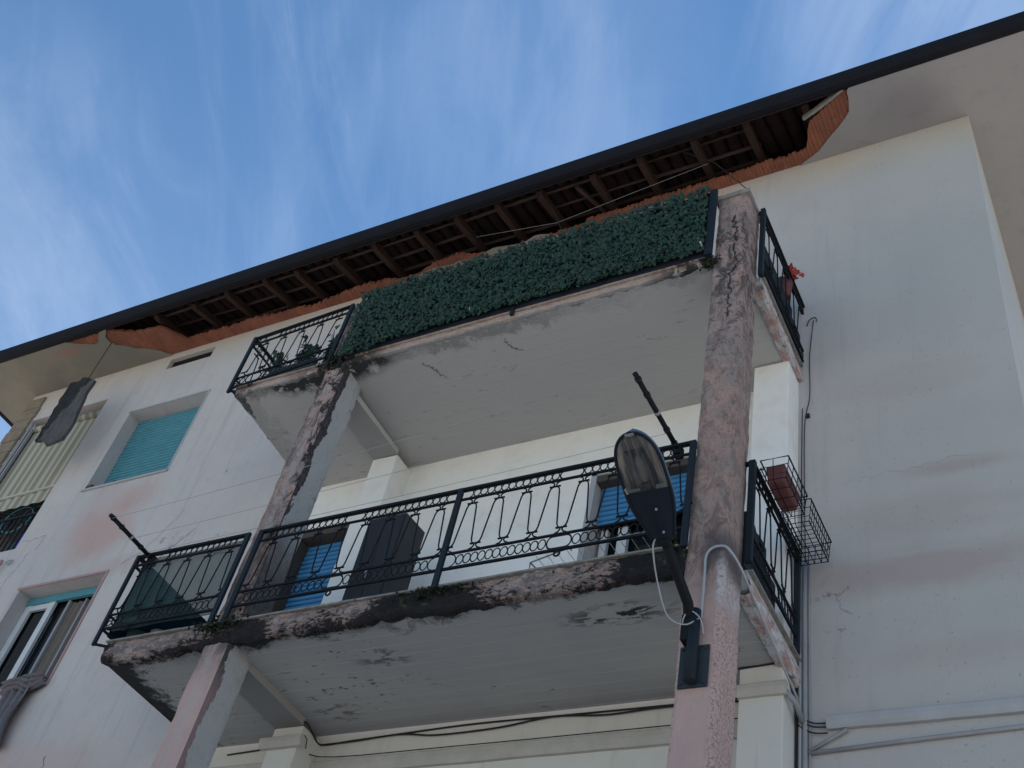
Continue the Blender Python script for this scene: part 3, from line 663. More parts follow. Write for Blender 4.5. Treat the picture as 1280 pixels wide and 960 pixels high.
m.bump(m.add(n, n2), .6, .012); MAT_EDGER = m.out(base)
m = M('beam_surface', .92, .15)
dn = m.rng(m.nz, -.3, -.7); MAT_BEAM = m.out(m.mix(m.rng(m.Z, .5, 1.5), m.mix(dn, m.mix(m.noise(5, 6), (.29, .275, .25), (.35, .33, .30)), (.20, .205, .205)), m.mix(dn, m.mix(m.noise(4, 6), (.42, .42, .40), (.50, .49, .46)), m.mix(m.noise(4, 6), (.26, .27, .27), (.33, .335, .33)))))  # underside set to a darker tone than the side faces
BL = balcony(0.0, T, 'lower balcony slab with crumbling black and pink edge between the two columns', 3, .04)
BU = balcony(ZUT, T, 'upper balcony slab with board marked ceiling below the ivy screen', 41, .012)
crack([(-2.62, -1.33), (-2.60, -1.22), (-2.50, -1.14)], .004, 'Z', ZU - .002, BU, seed=21)
crack([(-3.62, -1.30), (-3.50, -1.18), (-3.46, -1.06)], .004, 'Z', ZU - .002, BU, seed=22)
# short hook on the ceiling at the left
mb = MB(); mb.tube([(-5.66, -.32, CZ(-.32) + .005), (-5.66, -.32, ZU - .06), (-5.63, -.33, ZU - .09), (-5.60, -.33, ZU - .06)], .012, 6); solo('ceiling_hook', mb, MAT_CABLE, 'small black hook under the left end of the upper balcony', 'hook', (-5.66, -.32, ZU - .09))

# ---------------------------------------------------------------- columns
def column(x0, x1, y1, mat, lab, seed, segs):
    R = thing('column', lab, 'column', ((x0 + x1) / 2, -D, GZ))
    for (za, zb, dy) in segs:
        mb = MB(); n = max(8, int((zb - za) / .035)); cx, cy = (x0 + x1) / 2, (-D + y1) / 2
        ring = []
        K = 7
        hx, hy = (x1 - x0) / 2, (y1 + D) / 2
        for (ax, ay, bx, by) in ((-1, -1, 1, -1), (1, -1, 1, 1), (1, 1, -1, 1), (-1, 1, -1, -1)):
            for k in range(K): t = k / K; ring.append((ax + (bx - ax) * t, ay + (by - ay) * t))
        i = len(mb.v); L = len(ring); amp = .0022 if zb < -.1 else .006
        for a in range(n + 1):
            z = za + (zb - za) * a / n
            for (u, v) in ring:
                X, Y = cx + u * hx, cy + v * hy; nn = Vector((u if abs(u) > .99 else 0, v if abs(v) > .99 else 0, 0))
                corner = abs(u) > .99 and abs(v) > .99
                d = noise.fractal(Vector((X * 6, Y * 6 + seed, z * 2.6)), .8, 2.1, 5) * amp - (.007 + .012 * abs(nz(X, z * 3, seed, s=2)) if corner else 0)
                mb.v.append((X + nn.x * d, Y + nn.y * d + dy, z))
        for a in range(n):
            for b in range(L): mb.f.append((i + a * L + b, i + a * L + (b + 1) % L, i + (a + 1) * L + (b + 1) % L, i + (a + 1) * L + b)); mb.sm.append(False)
        mb.f.append(tuple(i + b for b in range(L))); mb.f.append(tuple(i + n * L + b for b in range(L))); mb.sm += [False, False]
        part('shaft', mb, mat, R)
    return R
SEG = [(GZ, -T - .03, 0), (-T - .03, ZU - .005, .012), (ZU - .005, 4.30, .012)]
CLo = column(CL[0], CL[1], -1.19, MAT_COL_L, 'left concrete column, pink below and peeling black and grey above the lower balcony', 3, SEG)
CRo = column(CR[0], CR[1], -1.17, MAT_COL_R, 'right concrete column with long crack at its top, holding the street lamp', 17, [(GZ, 4.27, 0)])
part('cap', MB().box(CR[0] - .03, CR[1] + .02, -D - .03, -1.15, 4.27, 4.325), MAT_SILL, CRo, bevel=.008)
part('cap', MB().box(CL[0] - .02, CL[1] + .02, -D - .01, -1.17, 4.30, 4.34), MAT_SILL, CLo, bevel=.008)
crack([(-.205, 3.95), (-.17, 3.72), (-.18, 3.45), (-.15, 3.20), (-.21, 3.02), (-.185, 2.75), (-.20, 2.45)], .011, 'Y', -D - .0075, CRo, seed=31, n=9)
crack([(-.10, 3.98), (-.10, 3.75), (-.105, 3.62)], .006, 'Y', -D - .0075, CRo, seed=33, n=6)
crack([(-.36, 3.06), (-.28, 3.08), (-.21, 3.05)], .005, 'Y', -D - .0075, CRo, seed=34, n=6)
crack([(-4.70, 2.52), (-4.64, 2.50), (-4.58, 2.53)], .006, 'Y', -D - .008, CLo, seed=35, n=6)
crack([(-4.69, 2.66), (-4.64, 2.70), (-4.55, 2.73)], .004, 'Y', -D - .008, CLo, seed=36, n=6)
# moss tufts where post, slab and column meet
def moss(cx, cy, cz, sx, sy, sz, n, lab):
    mb = MB()
    for k in range(n):
        p = Vector((cx + random.gauss(0, sx), cy + random.gauss(0, sy), cz + random.gauss(0, sz))); r = random.uniform(.008, .028)
        a = Vector((random.uniform(-1, 1), random.uniform(-1, 1), random.uniform(-1, 1))).normalized() * r; b = a.orthogonal().normalized() * r * random.uniform(.4, 1)
        mb.quad(p - a, p - b * .6, p + a, p + b)
    return solo('moss', mb, MAT_MOSS, lab, 'moss', (cx, cy, cz), kind='stuff')
m = M('black_moss', .95, .05); MAT_MOSS = m.out(m.mix(m.rng(m.noise(20, 4), .4, .65), (.016, .018, .018), (.045, .06, .03)))
moss(-4.62, -D - .02, -.03, .13, .025, .045, 420, 'dark moss clump where the lower slab meets the left column')
moss(-4.58, -D - .02, 3.36, .11, .03, .05, 360, 'black moss clump at the top corner under the left end of the ivy')
moss(-.43, -D - .005, .0, .022, .012, .04, 240, 'black moss clump beside the right column above the lamp arm')
moss(-2.45, -D - .02, -.06, .16, .012, .03, 240, 'green black moss below the middle railing post')
moss(-.40, -D - .005, 3.32, .03, .012, .04, 260, 'black moss at the upper slab beside the right column')

# ---------------------------------------------------------------- railings
RING = MB().tube([(.032 * math.cos(t), 0, .040 * math.sin(t)) for t in [k * 2 * math.pi / 14 for k in range(14)]], .0054, 4, closed=True).mesh('ring', MAT_IRON)
def oval_pts(hl, hh):
    P = []
    for k in range(9): t = math.pi / 2 - k * math.pi / 8; P.append((hl - hh + hh * math.cos(t), 0, hh * math.sin(t)))
    for k in range(9): t = -math.pi / 2 - k * math.pi / 8; P.append((-hl + hh + hh * math.cos(t), 0, hh * math.sin(t)))
    return P
OVAL = MB().tube(oval_pts(0.104, .045), .0068, 4, closed=True).mesh('oval', MAT_IRON)
HOOP = MB().tube([(.024 * math.cos(t), 0, .024 * math.sin(t)) for t in [k * 2 * math.pi / 12 for k in range(12)]], .008, 6, closed=True).mesh('hoop', MAT_IRON)
def strand_mesh(dx):
    """one zigzag bar from a top node to a bottom node dx away, with its curl at both ends"""
    s = 1 if dx > 0 else -1; mb = MB()
    top = [(s * .052, 0, .868), (s * .022, 0, .856), (s * .008, 0, .838), (s * .016, 0, .815), (s * .036, 0, .795), (s * .045, 0, .765)]
    bot = [(dx - s * .045, 0, .415), (dx - s * .036, 0, .385), (dx - s * .016, 0, .368), (dx - s * .008, 0, .347), (dx - s * .022, 0, .325), (dx - s * .052, 0, .310)]
    mb.tube(top + bot, .0068, 5)
    mb.box(-.048, .048, -.006, .006, .808, .818); mb.box(dx - .048, dx + .048, -.006, .006, .362, .372)
    return mb.mesh('scroll_bar', MAT_IRON)
ST = .1265
S_R = strand_mesh(ST); S_L = strand_mesh(-ST)
ZT, ZA, ZB2, ZC = .985, .875, .298, .145
def panel(root, p, q, z0, phase=0.0, ovals=(0, .5, 1), scrolls=True, hoops=True, rings=True, top_w=.035):
    p, q = Vector(p), Vector(q); d = (q - p); L = d.length; d.normalize(); rz = math.atan2(d.y, d.x)
    def at(s, z): return p + d * s + Vector((0, 0, z0 + z))
    for z, w, hh in ((ZT, top_w, .026), (ZA, .018, .016), (ZB2, .018, .016), (ZC, .020, .020)):
        mb = MB(); mb.bar(at(0, z), at(L, z), w, hh); part('rail', mb, MAT_IRON, root)
    oc = [o * L for o in ovals]
    for zc in ((ZT - .013 + ZA + .008) / 2, (ZB2 - .008 + ZC + .010) / 2):
        sc = 1.0 if zc > .5 else 1.32
        if rings:
            for o in oc:
                if .05 < o < L - .05: inst('oval', OVAL, root, at(o, zc), (0, 0, rz), (1, 1, sc))
                else:
                    half = MB(); P = oval_pts(.108, .045); P = [(a, 0, b * sc) for a, b_, b in P]
                    P = [x for x in P if (x[0] >= -.001 if o < .05 else x[0] <= .001)]
                    if o >= .05: P = P
                    pts = [at(o, zc) + d * x[0] + Vector((0, 0, x[2])) for x in P]
                    half.tube(pts, .0055, 4); part('oval', half, MAT_IRON, root)
            edges = []; cur = 0
            spans = []; last = 0.0
            bounds = [(max(0, o - .112), min(L, o + .112)) for o in oc]
            last = 0.0
            for a, b in bounds:
                if a - last > .06: spans.append((last, a))
                last = b
            if L - last > .06: spans.append((last, L))
            for a, b in spans:
                n = max(1, int(round((b - a) / .066))); st_ = (b - a) / n
                for k in range(n): inst('ring', RING, root, at(a + st_ * (k + .5), zc), (0, 0, rz), (1, 1, .95 * (1 if zc > .5 else 1.25)))
    if scrolls:
        t = phase
        while t < L - .03:
            if t > .03:
                if t + ST < L: inst('scroll_bar', S_R, root, at(t, 0), (0, 0, rz))
                if t - ST > 0: inst('scroll_bar', S_L, root, at(t, 0), (0, 0, rz))
            t += 2 * ST
    if hoops:
        for o in oc:
            if .2 < o < L - .2: inst('hoop', HOOP, root, at(o, ZC - .036), (0, 0, rz))
def post(root, x, y, z0, w=.045, dp=.03, h=1.0, lo=-.035, mat=None): part('post', MB().box(x - w / 2, x + w / 2, y - dp / 2, y + dp / 2, z0 + lo, z0 + h), mat or MAT_IRON2, root, bevel=.003)
YR = -1.560
G1 = 'iron railings of the two balconies'
# lower front, between the columns
R1 = thing('balcony_railing', 'long iron railing with zigzag scrolls and ring bands along the lower balcony front', 'railing', (-2.43, YR, 0), G1)
panel(R1, (-4.545, YR, 0), (-2.45, YR, 0), 0, .184); panel(R1, (-2.41, YR, 0), (-.375, YR, 0), 0, .127)
for x in (-4.554, -2.431, -.372): post(R1, x, YR - .004, 0, .05)
# lower left corner section
R2 = thing('balcony_railing', 'iron railing on the lower left corner with a teal net behind it', 'railing', (-5.4, YR, 0), G1)
panel(R2, (-6.05, YR, 0), (-4.73, YR, 0), 0, .168, (.216, 1)); post(R2, -4.712, YR - .004, 0, .05); post(R2, -6.078, YR - .004, 0, .035)
panel(R2, (-6.075, YR + .02, 0), (-6.075, -.03, 0), 0, .1, (.5,)); post(R2, -6.075, -.04, 0, .04, .03)
part('foot_tie', MB().bar((-6.075, YR, -.02), (-5.93, -D + .05, -.02), .02, .02), MAT_IRON, R2)
mb = MB(); mb.grid(lambda u, v: (-5.99 + 1.20 * u, YR + .035 + .008 * math.sin(u * 9 + v * 3), .13 + .83 * v), 14, 8); part('shade_net', mb, MAT_NET, R2, 'teal shade net')
mb = MB(); mb.grid(lambda u, v: (-6.045 + .006 * math.sin(u * 8), YR + .06 + 1.44 * u, .10 + .88 * v), 14, 8); part('shade_net', mb, simple('dark_teal_cloth', (.008, .022, .034), .95, .05, 0, .3, 3, .1), R2, 'dark blue cloth on the end panel')
# lower right side
R3 = thing('balcony_railing', 'short iron railing on the right side of the lower balcony holding two wire baskets', 'railing', (-.02, -.65, 0), G1)
panel(R3, (-.018, -1.215, 0), (-.018, -.14, 0), 0, .12, (.5,)); post(R3, -.018, -1.23, 0, .05, .045, 1.0, .02); post(R3, -.018, -.13, 0, .045, .05, .99, .02)
part('foot_tie', MB().box(-.075, .0, -.15, -.11, .0, .02), MAT_IRON, R3); part('top_tie', MB().box(-.10, -.02, -1.245, -1.215, .965, .995), MAT_IRON, R3)
# upper storey
R4 = thing('balcony_railing', 'iron railing on the upper left corner with pot plants behind it', 'railing', (-5.4, YR, ZUT), G1)
panel(R4, (-6.0, YR, -.09), (-4.68, YR, 0), ZUT - .05, .2, (.20, 1)); post(R4, -4.665, YR - .004, ZUT - .04, .045); post(R4, -6.02, YR - .004, ZUT - .03, .04, .03, .90)
panel(R4, (-6.02, YR + .02, -.09), (-6.02, -.03, -.06), ZUT - .05, .1, (.5,)); post(R4, -6.02, -.04, ZUT, .04, .03)
part('foot_tie', MB().bar((-6.02, YR, ZUT - .03), (-5.92, -D + .04, ZUT - .03), .02, .02), MAT_IRON, R4)
R5 = thing('balcony_railing', 'iron railing along the upper balcony front hidden behind artificial ivy', 'railing', (-2.43, YR, ZUT), G1)
panel(R5, (-4.48, YR, 0), (-.43, YR, 0), ZUT - .05, .12, (0, .25, .5, .75, 1)); post(R5, -4.50, YR - .004, ZUT - .04, .04); post(R5, -2.43, YR - .004, ZUT - .04, .04); post(R5, -.398, YR - .03, ZUT + .01, .07, .04, 1.0)
R6 = thing('balcony_railing', 'iron railing on the right side of the upper balcony with a red flower behind', 'railing', (-.02, -.65, ZUT), G1)
panel(R6, (-.018, -1.24, 0), (-.018, .0, 0), ZUT - .05, .12, (.5,)); post(R6, -.018, -1.255, ZUT - .04, .045, .045); part('top_tie', MB().box(-.10, -.02, -1.27, -1.24, ZUT + .90, ZUT + .93), MAT_IRON, R6)
part('guard_board', MB().box(-.048, -.040, -1.21, -.03, ZUT + .02, ZUT + .46), MAT_BOARD, R6); part('guard_board', MB().box(-.060, -.052, -1.18, -.25, ZUT + .02, ZUT + .62), MAT_BOARD, R6)

# ---------------------------------------------------------------- ivy screen
IV = thing('ivy_screen', 'dense dark green artificial ivy hedge covering the upper front railing', 'hedge', (-2.43, -1.60, 3.38))
part('backing_net', MB().box(-4.46, -.42, -1.588, -1.580, 3.44, 4.375), simple('dark_green_net', (.006, .014, .012), .95, .05, 0, .3, 8, 0), IV)
part('bottom_strip', MB().box(-4.40, -.42, -1.564, -1.558, 3.374, 3.50), MAT_BOARD, IV)
def leaf(mb, c, nrm, roll, s):
    n = nrm.normalized(); a = n.orthogonal().normalized(); a = Matrix.Rotation(roll, 3, n) @ a; b = n.cross(a)
    P = [(0, -.9), (.55, -.75), (.95, -.1), (.48, .15), (.30, .75), (0, 1.1), (-.30, .75), (-.48, .15), (-.95, -.1), (-.55, -.75)]
    i = len(mb.v); mb.v.append(tuple(c + n * s * .18))
    for u, v in P: mb.v.append(tuple(c + a * u * s + b * v * s - n * s * .15 * abs(u)))
    for k in range(len(P)): mb.f.append((i, i + 1 + k, i + 1 + (k + 1) % len(P))); mb.sm.append(False)
mb = MB(); rnd = random.Random(11)
for k in range(11500):
    x = rnd.uniform(-4.50, -.44); lo = 3.385 + .03 * nz(x, 1, 1, s=3) - .08 * max(0, (-3.7 - x) / .8); hi = 4.385 + .015 * nz(x, 5, 2, s=4) + (.02 if x > -1.2 else 0)
    z = rnd.uniform(lo, hi); 
    dens = .5 + nz(x, z, 3, s=2.0)
    y = -1.62 - rnd.random() ** 2 * .05 - .03 * max(0, nz(x, z, 8, s=5))
    if x < -4.36: x += .04 * (4.40 - z)
    n = Vector((rnd.gauss(0, .4), -1, rnd.gauss(-.25, .45)))
    leaf(mb, Vector((x, y, z)), n, rnd.uniform(-.9, .9) + math.pi * (rnd.random() < .3), rnd.uniform(.012, .024) * (1.5 if rnd.random() < .08 else 1))
part('ivy_leaves', mb, MAT_LEAF, IV, kind='stuff')
for x in (-2.9, -.46): part('cable_tie', MB().box(x, x + .012, -1.66, -1.60, 3.45, 3.49), MAT_WHITE, IV)

# ---------------------------------------------------------------- roof: soffit, clay boards, rafters, tiles, gutter
RF = thing('roof', 'broken roof eave of dark rafters with orange clay exposed where plaster fell', 'roof', (-5.5, -.8, ZS))
EY = -.80
# plaster skins left hanging
pl = [(-13.93, EY), (-11.60, EY), (-11.52, -.765), (-11.40, -.70), (-11.25, -.645), (-11.12, -.60), (-11.03, -.62), (-10.95, -.70), (-10.88, -.78), (-10.72, -.80), (-10.76, -.73),
      (-10.83, -.68), (-10.84, -.58), (-10.78, -.47), (-10.62, -.40), (-10.50, -.31), (-10.36, -.26), (-10.22, -.19), (-10.12, -.12), (-10.05, -.05), (-9.98, -.002), (X0, -.002), (X0, 5), (-13.93, 5)]
part('soffit_plaster', MB().prism(pl, ZS, ZS + .022), MAT_SOFFIT, RF, 'yellowed plaster soffit at the left end')
prr = [(2.72, EY), (.74, EY), (.71, -.76), (.70, -.66), (.66, -.50), (.58, -.42), (.50, -.35), (.40, -.28), (.30, -.20), (.20, -.12), (.10, -.07), (.0, -.03), (-.06, -.002), (XC, -.002), (XC, 5), (2.72, 5)]
part('soffit_plaster', MB().prism(prr, ZS, ZS + .022), MAT_SOFFIT, RF, 'smooth grey plaster soffit at the right end')
def strip(xa, xb, dep, seed):
    P = [(xa, -.002)]; n = int((xb - xa) / .07)
    for k in range(n + 1):
        x = xa + (xb - xa) * k / n; P.append((x, -max(.012, dep * min(1, 4 * (k + .5) / n, 4 * (n - k + .5) / n) * (.75 + .5 * nz(x, seed, 2, s=3)))))
    P.append((xb, -.002)); return P
part('soffit_plaster', MB().prism(strip(-6.0, -2.85, .14, 1), ZS - .004, ZS + .05), MAT_SOFFIT, RF); part('soffit_plaster', MB().prism(strip(-2.62, -1.40, .075, 2), ZS - .004, ZS + .018), MAT_SOFFIT, RF)
# clay boards
edge_pts = [(-11.7, -.78), (-10.72, -.765), (-10.50, -.66), (-10.34, -.60), (-10.1, -.555), (-9.82, -.525), (-9.72, -.44), (-9.62, -.28), (-9.54, -.19), (-9.2, -.17), (-8.8, -.185), (-8.0, -.16), (-7.1, -.12), (-6.3, -.16), (-6.0, -.17), (-5.6, -.10), (-5.2, -.15),
            (-4.86, -.19), (-4.66, -.19), (-4.5, -.11), (-4.0, -.06), (-3.2, -.06), (-2.86, -.08), (-2.80, -.15), (-2.2, -.135), (-1.25, -.14), (-.5, -.17), (.05, -.18), (.10, -.24), (.13, -.36), (.20, -.54), (.34, -.60), (.50, -.69), (.68, -.765), (2.0, -.78)]
def ey(x):
    for (a, b), (c, d) in zip(edge_pts, edge_pts[1:]):
        if a <= x <= c: return b + (d - b) * (x - a) / (c - a)
    return -.1
x = -11.7
while x < 1.0:
    w = random.uniform(.040, .052)
    jg = .035 * nz(x, 3, 1, s=2.2) + .02 * nz(x, 8, 1, s=6); ya = min(-.03, ey(x) + random.uniform(-.014, .016) + jg); yb = min(-.03, ey(x + w) + random.uniform(-.014, .016) + jg); z = ZS + .024 + random.uniform(0, .004)
    mb = MB(); mb.prism([(x, ya), (x + w - .003, yb), (x + w - .003, -.004), (x, -.004)], z, z + .04 + random.uniform(0, .012))
    part('clay_board', mb, MAT_CLAY, RF)
    x += w
# broken clay/mortar thickness at the right end of the hole
mb = MB(); mb.prism([(.16, -.57), (.30, -.615), (.50, -.70), (.68, -.785), (.66, -.80), (.48, -.73), (.30, -.65), (.15, -.60)], ZS + .0, ZS + .07); part('broken_edge', mb, MAT_SILL, RF)
# rafters
SL = .27
def rz_(y): return 7.085 + SL * (y + .70)
RX = [-9.85, -9.12, -8.46, -7.74, -7.19, -6.50, -5.83, -5.14, -4.50, -3.88, -3.27, -2.52, -1.87, -1.165, -.505, .2]
for k, x in enumerate(RX):
    a = x - .04; b = x + .04; y0 = -.69 + random.uniform(-.02, .02); tw_ = random.uniform(-.02, .02); hh = .095
    bot = [(a, y0, rz_(y0)), (b, y0, rz_(y0)), (b + tw_, .35, rz_(.35)), (a + tw_, .35, rz_(.35))]
    # splayed lower end
    mb = MB(); mb.hexa([(a, y0, rz_(y0) + .03), (b, y0, rz_(y0) + .03), (b, y0 + .09, rz_(y0)), (a, y0 + .09, rz_(y0))], [(a, y0, rz_(y0) + hh), (b, y0, rz_(y0) + hh), (b, y0 + .09, rz_(y0 + .09) + hh), (a, y0 + .09, rz_(y0 + .09) + hh)])
    mb.hexa([(a, y0 + .0905, rz_(y0)), (b, y0 + .0905, rz_(y0)), (b + tw_, .35, rz_(.35)), (a + tw_, .35, rz_(.35))], [(a, y0 + .0905, rz_(y0 + .09) + hh), (b, y0 + .0905, rz_(y0 + .09) + hh), (b + tw_, .35, rz_(.35) + hh), (a + tw_, .35, rz_(.35) + hh)])
    part('rafter', mb, MAT_WOOD, RF)
mb = MB(); mb.bar((-2.80, -.55, rz_(-.55) + .06), (-2.62, .2, rz_(.2) + .06), .045, .05); part('rafter', mb, MAT_WOOD2, RF, 'thin pale strut')
for y, wd in ((-.56, .04), (-.28, .035), (.0, .035)):
    for a, b in zip(RX[:-1:2], RX[2::2]):
        if random.random() < .12: continue
        d0, d1 = random.uniform(-.02, .02), random.uniform(-.02, .02)
        part('batten', MB().bar((a - .05, y + d0, rz_(y) + .112), (b + .04, y + d1, rz_(y) + .112 + random.uniform(-.006, .006)), wd * random.uniform(.7, 1.15), .028), random.choice((MAT_WOOD2, MAT_WOOD2, MAT_WOOD)), RF)
# roof tiles seen from below
def tile_mesh(up):
    mb = MB(); r = .085
    def f(u, v):
        t = math.pi * (u if up else -u); rr = r * (1 - .12 * v)
        return (rr * math.cos(t), .42 * v, rr * (math.sin(t) * .62) + SL * .42 * v)
    mb.grid(f, 6, 2)
    def g(u, v):
        p = f(u, v); return (p[0], p[1], p[2] + .014)
    mb.grid(g, 6, 2); return mb.mesh('roof_tile', MAT_TILE)
TM = tile_mesh(False)
for row in range(2):
    y = -.80 + row * .37
    for k in range(66):
        inst('roof_tile', TM, RF, (-10.95 + k * .185, y + random.uniform(-.02, .02), rz_(y) + .175 + random.uniform(-.004, .004)), (0, 0, random.uniform(-.03, .03)))
deck = MB(); deck.hexa([(-13.95, -.82, rz_(-.82) + .215), (2.74, -.82, rz_(-.82) + .215), (2.74, 4.6, rz_(4.6) + .215), (-13.95, 4.6, rz_(4.6) + .215)], [(-13.95, -.82, rz_(-.82) + .25), (2.74, -.82, rz_(-.82) + .25), (2.74, 4.6, rz_(4.6) + .25), (-13.95, 4.6, rz_(4.6) + .25)])
deck.hexa([(-13.95, 4.6, rz_(4.6) + .215), (2.74, 4.6, rz_(4.6) + .215), (2.74, 10, rz_(-.8) + .215), (-13.95, 10, rz_(-.8) + .215)], [(-13.95, 4.6, rz_(4.6) + .25), (2.74, 4.6, rz_(4.6) + .25), (2.74, 10, rz_(-.8) + .25), (-13.95, 10, rz_(-.8) + .25)])
part('roof_deck', deck, MAT_TILE, RF)
part('wall_plate', MB().box(X0, XC, -.0, .30, 7.062, 7.13).box(X0, XC, .28, .33, 7.13, 7.7), MAT_UNDER, RF)
part('fascia_board', MB().box(-13.93, 2.72, EY, EY + .03, ZS + .023, 7.20), MAT_WOOD, RF); part('fascia_board', MB().box(-13.93, -13.90, EY + .03, 9, ZS + .023, 7.30).box(2.69, 2.72, EY + .03, 9, ZS + .023, 7.30), MAT_WOOD, RF)
def gutter(p0, p1, nrm):
    p0, p1, nrm = Vector(p0), Vector(p1), Vector(nrm); mb = MB(); pr = [(0.002, .155), (.002, .0), (.035, -.012), (.085, -.004), (.122, .035), (.138, .09), (.138, .16), (.130, .168), (.126, .155)]
    d = (p1 - p0).normalized(); i = 0; pts = []
    for p in (p0, p1):
        for (a, b) in pr: mb.v.append(tuple(p + nrm * a + Vector((0, 0, b))))
    L = len(pr)
    for k in range(L): mb.f.append((k, (k + 1) % L, L + (k + 1) % L, L + k)); mb.sm.append(False)
    mb.f.append(tuple(range(L))); mb.f.append(tuple(range(L, 2 * L))); mb.sm += [False, False]
    return part('gutter', mb, MAT_GUTTER, RF)
gutter((-14.07, EY, ZS - .005), (2.86, EY, ZS - .005), (0, -1, 0)); gutter((-13.93, EY + .003, ZS - .005), (-13.93, 9, ZS - .005), (-1, 0, 0)); gutter((2.72, EY + .003, ZS - .005), (2.72, 9, ZS - .005), (1, 0, 0))
# loose wires that hung the soffit
for x0, y0, x1, y1, z1 in ((-5.15, -.45, -4.9, -.08, 6.72), (-3.2, -.5, -3.1, -.1, 6.75), (-1.35, -.62, -.62, -.12, 6.55)):
    mb = MB(); mb.tube([(x0, y0, rz_(y0)), ((x0 + x1) / 2, (y0 + y1) / 2 - .02, 6.98), (x1, y1, z1)], .006, 5); part('hanging_wire', mb, MAT_CABLE, RF)
mb = MB(); mb.tube([(-4.4, -.3, 7.15), (-3.2, -.22, 7.02), (-2.0, -.30, 7.05), (-1.1, -.34, 7.1)], .003, 4); part('hanging_wire', mb, MAT_PIPE, RF)

# chunk of concrete hanging on its wire
cy = -.537
CH = thing('hanging_chunk', 'long slab of broken grey concrete hanging by a wire from the left eave', 'debris', (-10.9, cy, 4.73))
poly = [(-10.843, 6.167), (-10.576, 6.028), (-10.591, 5.753), (-10.509, 5.372), (-10.438, 5.087), (-10.463, 4.773), (-10.757, 4.711), (-10.926, 4.869), (-11.08, 4.879), (-11.112, 5.001), (-11.124, 5.219), (-11.075, 5.422), (-11.155, 5.807), (-11.168, 6.093)]
bm = bmesh.new(); vs = [bm.verts.new((x, cy - .035, z)) for x, z in poly]; f = bm.faces.new(vs); r = bmesh.ops.extrude_face_region(bm, geom=[f])
for v in [g for g in r['geom'] if isinstance(g, bmesh.types.BMVert)]: v.co.y += .05; v.co.x += .0
bmesh.ops.triangulate(bm, faces=bm.faces); bmesh.ops.subdivide_edges(bm, edges=bm.edges, cuts=5, use_grid_fill=True)
for v in bm.verts:
    n_ = Vector((noise.fractal(v.co * 4, .8, 2.1, 4), noise.fractal(v.co * 4 + Vector((9, 0, 0)), .8, 2.1, 4), noise.fractal(v.co * 4 + Vector((0, 7, 0)), .8, 2.1, 4)))
    v.co += n_ * .007; v.co.y += .04 * (round(nz(v.co.x * 3, v.co.z, 1, s=5) * 3) / 3) * (1 if v.co.x < -10.80 - (5.6 - v.co.z) * .12 else .15)
mb = MB(); bm.verts.ensure_lookup_table(); bm.verts.index_update(); mb.v = [tuple(v.co) for v in bm.verts]; mb.f = [tuple(v.index for v in f.verts) for f in bm.faces]; mb.sm = [False] * len(mb.f); bm.free()
part('concrete_slab', mb, MAT_CONC, CH); mb = MB(); mb.tube([(-10.82, cy, 7.0), (-10.82, cy, 6.6), (-10.82, cy, 6.15)], .006, 5); part('wire', mb, MAT_CABLE, CH)

# ---------------------------------------------------------------- street lamp on the right column
LP = thing('street_lamp', 'dark blue cobra head street lamp on a bent tube fixed to the right column', 'street lamp', (-.235, -1.53, -1.18))
yf = -D - .004
part('mounting_plate', MB().box(-.335, -.135, yf - .014, yf, -1.175, -.865), MAT_PLATE, LP, bevel=.003)
bolt = MB().tube([(0, 0, 0), (0, -.014, 0)], .011, 6).mesh('bolt', MAT_PLATE)
for bx in (-.315, -.155):
    for bz in (-1.15, -.89): inst('bolt', bolt, LP, (bx, yf - .013, bz))
ya = yf - .056
mb = MB(); mb.tube([(-.235, ya, -1.16), (-.235, ya, -.9), (-.235, ya, -.62)], .040, 14); part('base_tube', mb, MAT_LAMP2 if False else MAT_IRON2, LP)
mb = MB(); mb.tube([(-.29, -1.56, -.74), (-.27, -1.60, -.66), (-.25, -1.68, -.625), (-.25, -1.95, -.52), (-.25, -2.16, -.435)], [.034, .038, .036, .034, .034], 14); part('arm', mb, MAT_IRON, LP)
part('clamp', MB().box(-.315, -.235, yf - .09, yf - .0, -.86, -.66), MAT_IRON, LP, bevel=.006)
C0 = Vector((-.25, -2.14, -.447)); C1 = Vector((-.25, -2.80, -.126)); ax = (C1 - C0).normalized(); ex = Vector((1, 0, 0)); nup = ex.cross(ax).normalized()
if nup.z < 0: nup = -nup
HL = (C1 - C0).length
def hw(s):   # half width along the head
    t = s / HL
    if t < .45: return .082 + .074 * math.sin(t / .45 * math.pi / 2) ** 1.2
    u = (t - .45) / .55; return .156 * math.sqrt(max(0, 1 - (max(0, u - .30) / .70) ** 2.7))
def H3(s, a, b): return C0 + ax * s + ex * a + nup * b
def shell(u, v):  # u along, v across from left rim over the top to right rim
    s = HL * (1 - (1 - u) ** 1.4) ; w_ = hw(s); t = math.pi * v; dpt = .055 + .05 * math.sin(min(1, s / HL * 1.1) * math.pi * .85)
    return H3(s, -w_ * math.cos(t), dpt * (math.sin(t) ** .6) if 0 < v < 1 else 0)
mb = MB(); mb.grid(shell, 24, 16); part('lamp_shell', mb, MAT_LAMPTOP, LP)
mb = MB()
def rim(u):
    s = HL * (1 - (1 - u) ** 1.4); return s, hw(s)
L_ = [H3(*(lambda r: (r[0], -r[1] + .004, -.008))(rim(k / 24))) for k in range(25)]; R_ = [H3(*(lambda r: (r[0], r[1] - .004, -.008))(rim(k / 24))) for k in range(25)]
mb.tube(L_ + R_[::-1], .011, 6, closed=True); part('rim', mb, MAT_LAMP, LP)
sm_ = HL * .46
